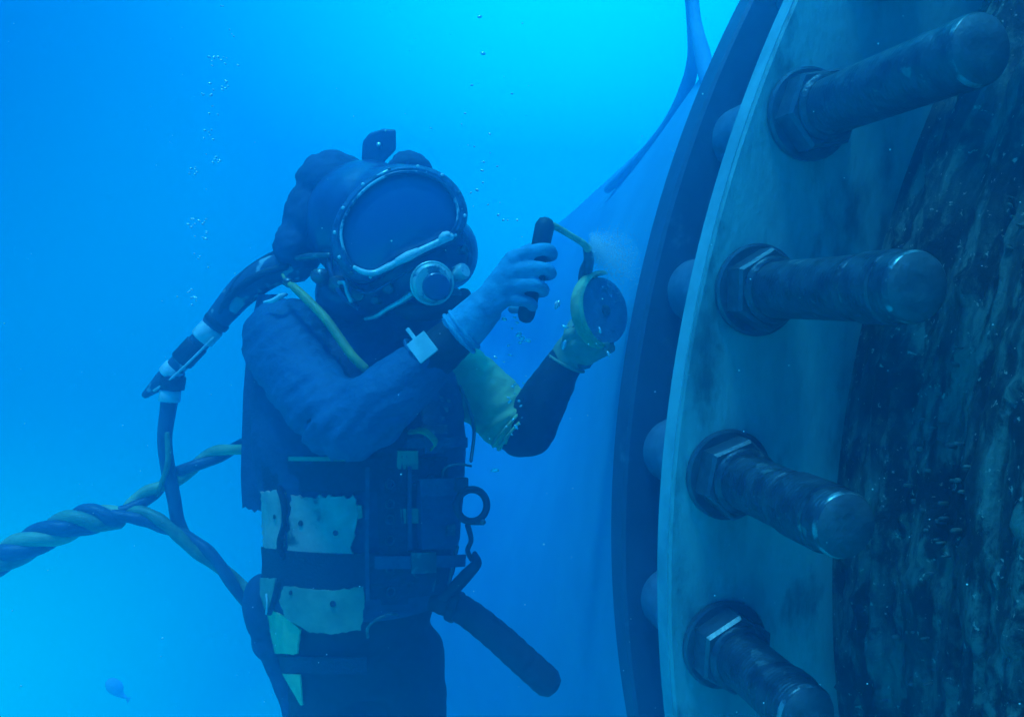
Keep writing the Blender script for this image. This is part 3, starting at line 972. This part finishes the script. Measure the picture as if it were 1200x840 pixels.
# ------------------------------------------------------------------ helmet
helmet = thing('diving_helmet', P(440, 370, 1.62), 'dark diving helmet with large face plate on the diver\'s head', 'helmet')
blob('shell', [
    ('ball', P(432, 262, 1.665), 0.136),
    ('ell', P(470, 262, 1.585), (0.128, 0.085, 0.122), Matrix.Rotation(math.radians(20), 3, 'Y')),
    ('ell', P(480, 318, 1.595), (0.105, 0.09, 0.085), Matrix.Rotation(math.radians(15), 3, 'Y')),
    ('ell', P(530, 296, 1.62), (0.055, 0.07, 0.075), Matrix.Identity(3)),
    ('ell', P(430, 345, 1.65), (0.11, 0.11, 0.075), Matrix.Identity(3)),
], M['shell'], helmet, 0.007, 8)
hd = blob('hood', [
    ('ell', P(395, 222, 1.70), (0.088, 0.10, 0.078), Matrix.Rotation(math.radians(25), 3, 'Y')),
    ('ell', P(372, 258, 1.69), (0.072, 0.09, 0.085), Matrix.Identity(3)),
    ('ell', P(350, 290, 1.68), (0.050, 0.08, 0.055), Matrix.Identity(3)),
    ('ball', P(480, 205, 1.64), 0.050), ('ball', P(488, 192, 1.65), 0.022), ('ball', P(470, 193, 1.65), 0.026),
], M['hood'], helmet, 0.007, 4, lambda c: 0.006 * noise.noise(c * 28) + 0.003 * noise.noise(c * 70))
hd['label'] = 'lumpy black hood bulging behind the helmet'

VC = P(468, 260, 1.475)
VN = Vector((0.20, -1.0, -0.02)).normalized()
def on_plane(px, py, off=0.0):
    r = P(px, py, 1.0)
    o = VC + VN * off
    return r * (o.dot(VN) / r.dot(VN))
OUT = [(399, 272), (404, 298), (417, 315), (437, 319), (462, 307), (496, 291), (527, 275), (537, 254), (531, 230), (513, 211), (487, 202), (457, 205), (429, 221), (408, 246)]
outline = catmull([on_plane(*p) for p in OUT], 6, True)
vc = sum(outline, Vector()) / len(outline)
nO = len(outline)
# face plate, slightly domed
V, Fc = [], []
rings = [1.0, 0.8, 0.55, 0.28]
for q in rings:
    for p in outline: V.append(vc + (p - vc) * q + VN * (0.014 * (1 - q * q) - 0.004))
V.append(vc + VN * 0.010)
for i in range(len(rings) - 1):
    for k in range(nO):
        k2 = (k + 1) % nO
        Fc.append((i * nO + k, i * nO + k2, (i + 1) * nO + k2, (i + 1) * nO + k))
for k in range(nO): Fc.append(((len(rings) - 1) * nO + k, (len(rings) - 1) * nO + (k + 1) % nO, len(V) - 1))
mesh_obj('face_plate', V, Fc, M['visor'], helmet)
# bezel: stepped frame round the plate
V, Fc = [], []
profile = [(0.965, 0.002), (0.985, 0.009), (1.06, 0.010), (1.13, 0.004), (1.17, -0.012), (1.19, -0.05), (1.08, -0.06)]
for q, h in profile:
    for p in outline: V.append(vc + (p - vc) * q + VN * h)
n = len(profile)
for i in range(n - 1):
    for k in range(nO):
        k2 = (k + 1) % nO
        Fc.append((i * nO + k, i * nO + k2, (i + 1) * nO + k2, (i + 1) * nO + k))
bez = sharp(mesh_obj('bezel', V, Fc, M['frame'], helmet), 40)
tube('bezel_seal', [vc + (p - vc) * 0.99 + VN * 0.008 for p in outline], 0.0030, M['rimglint'], bez, 8, True, 0)
for k in range(0, nO, 6):
    p = vc + (outline[k] - vc) * 1.10 + VN * 0.007
    V, Fc = lathe_data([(0.0036, -0.003), (0.0036, 0.001), (0.0026, 0.0022)], 10)
    mesh_obj('screw', V, Fc, M['lip'] if k % 18 < 12 else M['bezel'], bez, basis(p, VN))  # pale colour on most screws paints glints round the frame
lip = catmull([on_plane(*p, 0.012) for p in [(415, 313), (424, 318), (438, 320), (455, 313), (478, 301), (505, 288), (529, 277)]], 6)
tube('bezel_lip', lip, [0.0040, 0.0055, 0.0060, 0.0065, 0.0075, 0.0068, 0.0072], M['lip'], bez, 10, False, 0)
V, Fc = tube_data([on_plane(466, 306.5, 0.016), on_plane(478, 300.5, 0.0175), on_plane(490, 294.5, 0.016)], [0.0075, 0.0098, 0.0075], 12)
mesh_obj('lip_highlight', V, Fc, M['white'], bez)  # white piece laid on the lip as a painted highlight
V, Fc = tube_data([on_plane(517, 279.5, 0.016), on_plane(521, 277, 0.018), on_plane(525, 274.5, 0.016)], [0.007, 0.0095, 0.007], 12)
mesh_obj('lip_highlight', V, Fc, M['white'], bez)  # second painted highlight, near the lip's right end
tube('brow_rail', [on_plane(441, 207, 0.004), on_plane(449, 203, 0.008), on_plane(457, 199, 0.004)], 0.003, M['chrome'], bez, 8)
tube('brow_rail', [on_plane(475, 196, 0.0), on_plane(495, 198, 0.002), on_plane(514, 204, -0.01)], 0.003, M['bezel'], bez, 8)
# rail at the left of the frame
tube('side_rail', [on_plane(397, 262, 0.0), on_plane(395, 275, 0.0), on_plane(397, 292, 0.0)], 0.0028, M['chrome'], bez, 8)
# top handle: a flat tapered tab
def tab():
    out = [(425, 166), (433, 156), (450, 151), (464, 152), (464, 176), (452, 188), (447, 200), (424, 200), (424, 184)]
    V, Fc = [], []
    for off in (0, 1):
        for x, y in out: V.append(P(x, y, 1.645 + 0.022 * off))
    n = len(out)
    Fc.append(tuple(range(n))); Fc.append(tuple(range(n, 2 * n))[::-1])
    for k in range(n): Fc.append((k, (k + 1) % n, n + (k + 1) % n, n + k))
    bmx = mesh_obj('top_handle', V, Fc, M['shell'], helmet, smooth=False)
    md = bmx.modifiers.new('bevel', 'BEVEL'); md.width = 0.004; md.segments = 2
    V, Fc = lathe_data([(0.005, -0.002), (0.005, 0.003), (0.003, 0.0045)], 12)
    mesh_obj('screw', V, Fc, M['chrome'], bmx, basis(P(444, 170, 1.642), (0.1, -1, 0.35)))
tab()
# demand regulator
RG = P(506, 332, 1.475)
RN = Vector((0.28, -1, -0.12)).normalized()
rm = basis(RG, RN)
reg = lathe('regulator', [(0.030, -0.06), (0.036, -0.03), (0.041, -0.012), (0.0415, 0.0), (0.039, 0.006), (0.034, 0.010), (0.033, 0.012)], rm, M['reg'], helmet, 36)
V, Fc = lathe_data([(0.0265, 0.0115), (0.0265, 0.016), (0.024, 0.0185), (0.008, 0.020)], 30)
sharp(mesh_obj('cover_cap', V, Fc, M['shell'], reg, basis(RG + Vector((0.006, 0, -0.006)), RN)), 35)
pts = [rm @ Vector((0.0405 * math.cos(a), 0.0405 * math.sin(a), 0.004)) for a in [2 * math.pi * k / 36 for k in range(36)]]
V, Fc = tube_data(pts, 0.0026, 8, True)
mesh_obj('clamp_band', V, Fc, M['chrome'], reg)
# adjustment knob
km = basis(P(538, 320, 1.50), Vector((0.75, -0.6, 0.28)))
knob = lathe('adjustment_knob', [(0.010, -0.03), (0.010, -0.012), (0.015, -0.011), (0.0165, -0.006), (0.0165, 0.012), (0.0135, 0.017)], km, M['reg'], helmet, 20)
V, Fc = lathe_data([(0.006, 0), (0.006, 0.006), (0.003, 0.009)], 10)
mesh_obj('knob_pin', V, Fc, M['chrome'], knob, basis(P(525, 323, 1.49), (0.3, -1, 0.3)))
# exhaust whisker, bent tube and side block
tube('bent_tube', [P(428, 374, 1.53), P(440, 371, 1.51), P(456, 361, 1.495), P(472, 352, 1.488), P(482, 345, 1.488)], [0.0035, 0.0046, 0.0052, 0.0060, 0.0075], M['chrome'], helmet, 10)
tube('exhaust_whisker', [P(470, 362, 1.52), P(490, 366, 1.50), P(520, 360, 1.50), P(545, 345, 1.54)], [0.016, 0.02, 0.02, 0.014], M['rubber'], helmet, 12)
sb = lathe('side_block', [(0.012, -0.04), (0.016, -0.02), (0.018, 0.0), (0.016, 0.012), (0.010, 0.016)], basis(P(396, 333, 1.545), (-0.5, -0.8, -0.15)), M['bezel'], helmet, 20)
tube('block_elbow', [P(397, 331, 1.52), P(404, 332, 1.505), P(407, 342, 1.50), P(412, 353, 1.50)], [0.004, 0.0045, 0.0045, 0.005], M['chrome'], sb, 8)
tube('neck_clamp', [P(348, 303, 1.60), P(360, 301, 1.575), P(372, 300, 1.56), P(386, 299, 1.545)], [0.006, 0.008, 0.007, 0.005], M['bezel'], helmet, 8)
V, Fc = lathe_data([(0.016, 0), (0.018, 0.01), (0.014, 0.03)], 16)
mesh_obj('valve_body', V, Fc, M['bezel'], helmet, basis(P(380, 326, 1.565), (-0.3, -1, 0.1)))
tube('shoulder_clip', [P(309, 354, 1.555), P(320, 352, 1.545), P(329, 347, 1.545), P(336, 345, 1.555)], [0.002, 0.005, 0.006, 0.003], M['white'], helmet, 8)

for px, py, d, nx, r in ((420, 345, 1.535, -0.2, 0.011), (455, 338, 1.505, 0.0, 0.009), (545, 292, 1.535, 0.5, 0.008), (440, 352, 1.52, -0.1, 0.007), (533, 345, 1.515, 0.5, 0.010)):
    lathe('fitting', [(r, -0.03), (r, 0.0), (r * 1.25, 0.001), (r * 1.25, 0.007), (r * 0.8, 0.010)], basis(P(px, py, d), Vector((nx, -1, -0.05))), M['bezel'], helmet, 12)
tube('rim_strap', [P(402, 318, 1.54), P(412, 334, 1.52), P(432, 343, 1.505), P(458, 330, 1.495), P(484, 314, 1.49)], [0.005, 0.006, 0.006, 0.006, 0.005], M['frame'], helmet, 8, flat=0.5)
tube('side_tube', [P(385, 300, 1.56), P(388, 318, 1.545), P(400, 345, 1.53), P(420, 362, 1.525)], 0.006, M['shell'], helmet, 8)
tube('side_tube', [P(540, 270, 1.53), P(549, 285, 1.53), P(551, 305, 1.535), P(545, 322, 1.53)], 0.006, M['frame'], helmet, 8)

# ------------------------------------------------------------------ hoses
yh = thing('yellow_hose', P(425, 428, 1.47), 'thin yellow-green hose running down across the diver\'s chest', 'hose')
yp = catmull([P(331, 322, 1.565), P(337, 331, 1.55), P(345, 337, 1.535), P(362, 353, 1.52), P(382, 374, 1.50), P(400, 399, 1.485), (P(413, 417, 1.475)), P(428, 432, 1.475)], 8)
V, Fc = tube_data(yp, [0.003, 0.004, 0.008, 0.0092, 0.0092, 0.0092, 0.0088, 0.0088], 12)
mesh_obj('hose', V, Fc, M['yellow'], yh)
V, Fc = lathe_data([(0.006, 0), (0.0095, 0.003), (0.0095, 0.014), (0.007, 0.017)], 14)
mesh_obj('fitting', V, Fc, M['bezel'], yh, basis(P(340, 333, 1.545), P(337, 331, 1.55) - P(345, 337, 1.535)))

whip = thing('taped_air_hose', P(170, 462, 1.72), 'dark hose patched with white tape, angling down from the helmet\'s back', 'hose')
wp = catmull([P(352, 312, 1.68), P(320, 318, 1.69), P(288, 338, 1.70), P(262, 366, 1.70), P(236, 398, 1.71), P(208, 428, 1.71), P(190, 446, 1.715), P(170, 463, 1.72)], 10)
V, Fc = tube_data(wp, [0.034, 0.034, 0.034, 0.028, 0.023, 0.021, 0.019, 0.008], 16)
mesh_obj('hose', V, Fc, M['tape'], whip)
tube('thin_line', [P(338, 290, 1.69), P(310, 303, 1.69), P(285, 321, 1.68), P(268, 345, 1.675), P(258, 366, 1.675)], 0.0062, M['rubber'], whip, 8)
tube('thin_line', [P(335, 312, 1.64), P(305, 322, 1.64), P(280, 338, 1.65), P(262, 358, 1.66)], 0.0085, M['rubber'], whip, 8)
def wrap(c, d, r, ln, mt, parent, nm='tape_wrap'):
    V, Fc = lathe_data([(r, -ln / 2), (r + 0.0015, -ln / 2 + 0.002), (r + 0.0015, ln / 2 - 0.002), (r, ln / 2)], 18)
    return mesh_obj(nm, V, Fc, mt, parent, basis(c, d))
dw = P(208, 428, 1.71) - P(236, 398, 1.71)
wrap(P(243, 390, 1.705), dw, 0.0255, 0.038, M['white'], whip)
wrap(P(254, 377, 1.703), dw, 0.0275, 0.014, M['rubber'], whip)
wrap(P(222, 413, 1.71), dw, 0.0245, 0.052, M['rubber'], whip)
wrap(P(201, 435, 1.712), dw, 0.0225, 0.026, M['white'], whip)
tube('edge_cord', [P(250, 396, 1.68), P(225, 421, 1.683), P(200, 444, 1.69), P(180, 458, 1.70)], 0.0028, M['white'], whip, 8)

drop = thing('vertical_hose', P(235, 645, 1.72), 'dark hose hanging from the taped joint down to the twisted lines', 'hose')
tube('hose', [P(206, 436, 1.72), P(201, 455, 1.715), P(197, 480, 1.715), P(193, 515, 1.71), P(197, 550, 1.705), P(204, 585, 1.70), P(209, 612, 1.70), P(222, 636, 1.705), P(245, 655, 1.71)],
     [0.020, 0.020, 0.0175, 0.0155, 0.0155, 0.0145, 0.0145, 0.0145, 0.013], M['rope_blue'], drop, 14)
wrap(P(199, 464, 1.715), (0.1, 0, 1), 0.0215, 0.026, M['white'], drop)
wrap(P(202, 448, 1.715), (0.15, 0, 1), 0.026, 0.03, M['rubber'], drop, 'joint_sleeve')
tube('side_line', [P(196, 508, 1.69), P(197, 540, 1.688), P(190, 565, 1.69), P(184, 580, 1.70)], [0.006, 0.007, 0.006, 0.005], M['rope_green'], drop, 8)


def strands(parent, path, rad_helix, r_strand, turns, mats, taper=None, phase=0.0):
    pts = catmull(path, 22)
    fr = frames(pts)
    n = len(pts)
    L = [0]
    for a, b in zip(pts, pts[1:]): L.append(L[-1] + (b - a).length)
    for k, (nm, mt) in enumerate(mats):
        sp = []
        for i, (p, (t, a, b)) in enumerate(zip(pts, fr)):
            th = phase + 2 * math.pi * (turns * L[i] / L[-1] + k / len(mats))
            h = rad_helix * (1 if taper is None else taper(i / (n - 1)))
            sp.append(p + (a * math.cos(th) + b * math.sin(th)) * h)
        rr = [r_strand * (1 + 0.06 * math.sin(i * 0.35 + k)) for i in range(n)]
        V, Fc = tube_data(sp, rr, 12)
        mesh_obj(nm, V, Fc, mt, parent)


umb = thing('twisted_umbilical', P(133, 606, 1.66), 'thick umbilical of twisted green and blue lines entering from the left edge', 'umbilical')
strands(umb, [P(-160, 705, 1.55), P(-60, 680, 1.58), P(0, 655, 1.60), P(60, 624, 1.63), P(105, 608, 1.655), P(140, 607, 1.67)], 0.0175, 0.0165, 2.6,
        [('line', M['rope_green']), ('line', M['rope_blue']), ('line', M['rope_yellow']), ('line', M['rope_blue'])], lambda t: 1 if t < 0.85 else 1 - (t - 0.85) * 4, 0.6)
ua = thing('upper_umbilical_branch', P(285, 520, 1.76), 'upper twisted line from the umbilical to the diver\'s back', 'umbilical')
strands(ua, [P(134, 607, 1.67), P(158, 590, 1.69), P(185, 572, 1.71), P(218, 552, 1.73), P(250, 534, 1.75), P(300, 518, 1.78)], 0.0085, 0.0125, 2.0,
        [('line', M['rope_blue']), ('line', M['rope_yellow'])], None, 1.2)
ub = thing('lower_umbilical_branch', P(290, 700, 1.70), 'lower line from the umbilical curving down to the diver\'s hip pouch', 'umbilical')
strands(ub, [P(134, 603, 1.665), P(165, 604, 1.67), P(195, 617, 1.675), P(225, 637, 1.68), P(258, 664, 1.685), P(295, 705, 1.69)], 0.0080, 0.0130, 1.3,
        [('line', M['rope_blue']), ('line', M['rope_green'])], None, 2.2)

# ------------------------------------------------------------------ the tool: hydraulic grinder
tool = thing('hydraulic_grinder', P(700, 370, 1.62), 'grinder with yellow half-moon guard held against the pipe by the diver', 'grinder')
H0, H1 = P(639, 262, 1.428), P(616, 372, 1.440)
hv = (H1 - H0)
V, Fc = tube_data([H0 + hv * t for t in (0.0, 0.03, 0.3, 0.6, 0.95, 1.0)], [0.017, 0.0185, 0.0175, 0.0165, 0.0165, 0.015], 20)
mesh_obj('grip_handle', V, Fc, M['rubber'], tool)
tube('handle_arm', [P(643, 262, 1.43), P(655, 268, 1.45), P(670, 277, 1.49), P(683, 285, 1.53), P(689, 292, 1.56)], [0.007, 0.0065, 0.0062, 0.0065, 0.008], M['guard'], tool, 12)
tube('gearbox_neck', [P(688, 290, 1.56), P(690, 305, 1.58), P(686, 322, 1.60), P(690, 345, 1.62)], [0.009, 0.011, 0.015, 0.022], M['tool'], tool, 14)
DC = P(708, 364, 1.60)
DN = Vector((0.62, -0.75, 0.12)).normalized()
dm = basis(DC, DN)
lathe('cutting_disc', [(0.068, -0.003), (0.070, 0.0), (0.068, 0.003), (0.02, 0.004)], dm, M['disc'], tool, 48)
lathe('disc_flange', [(0.011, 0.004), (0.011, 0.007), (0.006, 0.009)], dm, M['tool'], tool, 24)
# half-moon guard
def guard():
    V, Fc = [], []
    sec = [(0.058, -0.018), (0.080, -0.018), (0.084, -0.010), (0.083, 0.010), (0.077, 0.016), (0.074, 0.010), (0.075, -0.011), (0.058, -0.013)]
    A = [math.radians(88 + 165 * k / 40) for k in range(41)]
    n = len(sec)
    for a in A:
        for r, z in sec: V.append(dm @ Vector((r * math.cos(a), r * math.sin(a), z)))
    for i in range(40):
        for k in range(n):
            k2 = (k + 1) % n
            Fc.append((i * n + k, i * n + k2, (i + 1) * n + k2, (i + 1) * n + k))
    Fc.append(tuple(range(n))); Fc.append(tuple(range(40 * n, 41 * n))[::-1])
    return sharp(mesh_obj('guard', V, Fc, M['guard'], tool), 40)
guard()
tube('motor_body', [P(690, 345, 1.63), P(688, 375, 1.63), P(686, 405, 1.63), P(684, 425, 1.635)], [0.024, 0.026, 0.024, 0.02], M['tool'], tool, 16)
lathe('bolt_head', [(0.006, 0), (0.006, 0.006), (0.004, 0.008)], basis(P(653, 357, 1.60), (0, -1, 0.3)), M['white'], tool, 10)

# ------------------------------------------------------------------ small fish far off
fish = thing('distant_fish', P(134, 805, 4.6), 'small dark blurred fish-like shape in open water at lower left', 'fish')
fc = P(134, 804, 4.6)
blob('body', [('ell', fc, (0.060, 0.035, 0.045), Matrix.Rotation(0.7, 3, 'Y')), ('limb', [fc + Vector((0.02, 0, -0.03)), fc + Vector((0.05, 0, -0.055)), fc + Vector((0.075, 0, -0.07))], [0.03, 0.015, 0.008])],
     M['fish'], fish, 0.008, 3)
mesh_obj('tail_fin', [fc + Vector(v) for v in ((0.07, -0.004, -0.065), (0.10, -0.002, -0.065), (0.08, -0.002, -0.1), (0.07, 0.004, -0.065), (0.10, 0.002, -0.065), (0.08, 0.002, -0.1))],
         [(0, 1, 2), (5, 4, 3), (0, 3, 4, 1), (1, 4, 5, 2), (2, 5, 3, 0)], M['fish'], fish, smooth=False)

# ------------------------------------------------------------------ air bubbles
bm = bmesh.new(); bmesh.ops.create_icosphere(bm, subdivisions=2, radius=1.0)
bub_me = bpy.data.meshes.new('air_bubble'); bm.to_mesh(bub_me); bm.free()
for p in bub_me.polygons: p.use_smooth = True
bub_me.materials.append(M['bubble'])
def bubble(px, py, d, rpx, label, group, stretch=1.0, rot=0.0):
    r = mpx(rpx, d)
    m = Matrix.Translation(P(px, py, d)) @ Matrix.Rotation(rot, 4, 'Y') @ Matrix.Diagonal((r * stretch, r, r * 0.8, 1))
    ob = link(bpy.data.objects.new('air_bubble', bub_me), None, m)
    tag(ob, label, 'bubble', group)
random.seed(21)
LB = 'tiny air bubble in the faint column rising left of the helmet'
for y, x0, sp, n in ((5, 262, 4, 1), (40, 268, 6, 2), (72, 262, 18, 7), (100, 256, 12, 6), (115, 245, 10, 3), (130, 252, 8, 2), (158, 246, 8, 4), (185, 245, 16, 5),
                     (200, 235, 14, 5), (218, 240, 3, 1), (262, 232, 12, 7), (275, 236, 8, 5), (300, 228, 8, 2), (345, 226, 7, 5), (355, 228, 6, 3)):
    for _ in range(n + n // 2):
        bubble(x0 + random.uniform(-sp, sp), y + random.uniform(-6, 6), random.uniform(1.5, 1.7), random.uniform(1.0, 1.9), LB, 'bubbles left of the helmet', random.uniform(0.8, 1.5), random.uniform(-0.6, 0.6))
LB = 'tiny air bubble in the sparse trail rising right of the helmet'
for x, y, r in ((562, 20, 2.0), (566, 63, 2.4), (553, 100, 1.6), (600, 110, 1.3), (545, 133, 1.4), (574, 157, 1.5), (556, 172, 1.2), (583, 195, 1.4), (565, 200, 1.8), (566, 214, 1.6), (559, 223, 2.2),
                (552, 226, 1.3), (584, 252, 1.8), (590, 258, 1.6), (567, 190, 1.3), (540, 233, 2.6), (572, 240, 1.2), (606, 258, 1.6), (595, 258, 1.2)):
    bubble(x, y, 1.55, r, LB, 'bubbles right of the helmet', random.uniform(1.0, 1.5), random.uniform(-0.5, 0.5))
LB = 'small air bubble in the cluster just below the raised glove'
for x, y, r in ((608, 392, 3.2), (612, 396, 3.0), (610, 401, 2.8), (619, 399, 2.8), (591, 374, 2.6), (596, 405, 2.0), (603, 372, 1.8), (606, 378, 1.8), (600, 385, 1.6), (598, 416, 1.5)):
    bubble(x, y, 1.44, r, LB, 'bubbles below the glove', random.uniform(1.0, 1.7), random.uniform(-0.6, 0.6))
LB = 'small air bubble clinging beside the yellow-green sleeve'
for x, y, r in ((580, 421, 3.0), (589, 424, 1.8), (604, 448, 2.8), (611, 447, 2.6), (601, 455, 2.0), (607, 470, 3.0), (599, 472, 2.4), (614, 478, 2.2), (600, 492, 2.6), (608, 494, 1.8), (602, 503, 2.8), (597, 511, 2.2), (606, 462, 1.6), (595, 464, 1.7), (590, 500, 1.5), (612, 488, 1.6)):
    bubble(x + random.uniform(-4, 4), y + random.uniform(-4, 4), random.uniform(1.50, 1.57), r * random.uniform(0.45, 0.95), LB, 'bubbles beside the sleeve', random.uniform(1.0, 1.9), random.uniform(-0.8, 0.8))
for x, y, r, ro, lb in ((653, 357, 3.0, -1.1, 'bright streak-shaped bubble right of the closed glove'), (661, 404, 3.2, -1.2, 'bright upright bubble at the far wrist below the guard'),
                        (580, 551, 2.6, 0.0, 'lone flat bubble drifting right of the chest harness'), (703, 387, 2.2, 1.3, 'small bubble over the lower part of the grinder disc'),
                        (713, 415, 2.2, 1.2, 'small bubble just below the grinder guard'), (662, 383, 2.4, 0.3, 'faint flat bubble left of the yellow guard')):
    bubble(x, y, 1.5, r, lb, 'bubbles between the hands', 2.0, ro)

# cloud of fine bubbles and grit blown off the disc
def specks(name, pts, label, cat, mt):
    t_ = (1 + 5 ** 0.5) / 2
    iv = [Vector(v).normalized() for v in ((-1, t_, 0), (1, t_, 0), (-1, -t_, 0), (1, -t_, 0), (0, -1, t_), (0, 1, t_), (0, -1, -t_), (0, 1, -t_), (t_, 0, -1), (t_, 0, 1), (-t_, 0, -1), (-t_, 0, 1))]
    fi = [(0, 11, 5), (0, 5, 1), (0, 1, 7), (0, 7, 10), (0, 10, 11), (1, 5, 9), (5, 11, 4), (11, 10, 2), (10, 7, 6), (7, 1, 8), (3, 9, 4), (3, 4, 2), (3, 2, 6), (3, 6, 8), (3, 8, 9), (4, 9, 5), (2, 4, 11), (6, 2, 10), (8, 6, 7), (9, 8, 1)]
    V, Fc = [], []
    for p, r in pts:
        o = len(V)
        V += [tuple(p + v * r) for v in iv]
        Fc += [(a + o, b + o, c + o) for a, b, c in fi]
    me = bpy.data.meshes.new(name); me.from_pydata(V, [], Fc); me.update()
    for q in me.polygons: q.use_smooth = True
    me.materials.append(mt)
    return tag(link(bpy.data.objects.new(name, me)), label, cat, kind='stuff')
random.seed(5)
pts = []
for _ in range(7000):
    t = random.random() ** 1.5
    x = 694 + 42 * t + random.gauss(0, 2 + 8 * t); y = 288 + 22 * t + random.gauss(0, 6 + 14 * t)
    pts.append((P(x, y, 1.60 + random.gauss(0, 0.025)), random.uniform(0.0004, 0.0012)))
specks('grinding_spray', pts, 'pale spray of fine bubbles blown off the grinder disc', 'bubbles', M['bubble'])
pts = []
for _ in range(420):
    d = random.uniform(0.45, 2.2)
    pts.append((P(random.uniform(-60, 1260), random.uniform(-60, 900), d), random.uniform(0.0003, 0.0011) * d ** 0.5))
specks('drifting_particles', pts, 'fine pale particles drifting in the water', 'particles', M['white'])

# ------------------------------------------------------------------ the water between the camera and everything
def haze():
    bmx = bmesh.new()
    lo, hi = Vector((-2.5, -1.5, -3.0)), Vector((4.5, 8.2, 2.2))
    bmesh.ops.create_cube(bmx, size=1, matrix=Matrix.Translation((lo + hi) / 2) @ Matrix.Diagonal((*(hi - lo), 1)))
    me = bpy.data.meshes.new('haze'); bmx.to_mesh(me); bmx.free()
    m = bpy.data.materials.new('sea_water')
    m.use_nodes = True
    N, L = m.node_tree.nodes, m.node_tree.links
    N.clear()
    o = N.new('ShaderNodeOutputMaterial')
    v = N.new('ShaderNodeVolumePrincipled')
    v.inputs['Color'].default_value = (0.0, 0.485, 0.955, 1)
    v.inputs['Absorption Color'].default_value = (0, 0, 0, 1)
    v.inputs['Density'].default_value = 0.37
    v.inputs['Anisotropy'].default_value = 0.76
    L.new(v.outputs[0], o.inputs['Volume'])
    me.materials.append(m)
    tag(link(bpy.data.objects.new('haze', me)), 'blue sea water haze filling the whole scene', 'haze', kind='stuff')
haze()
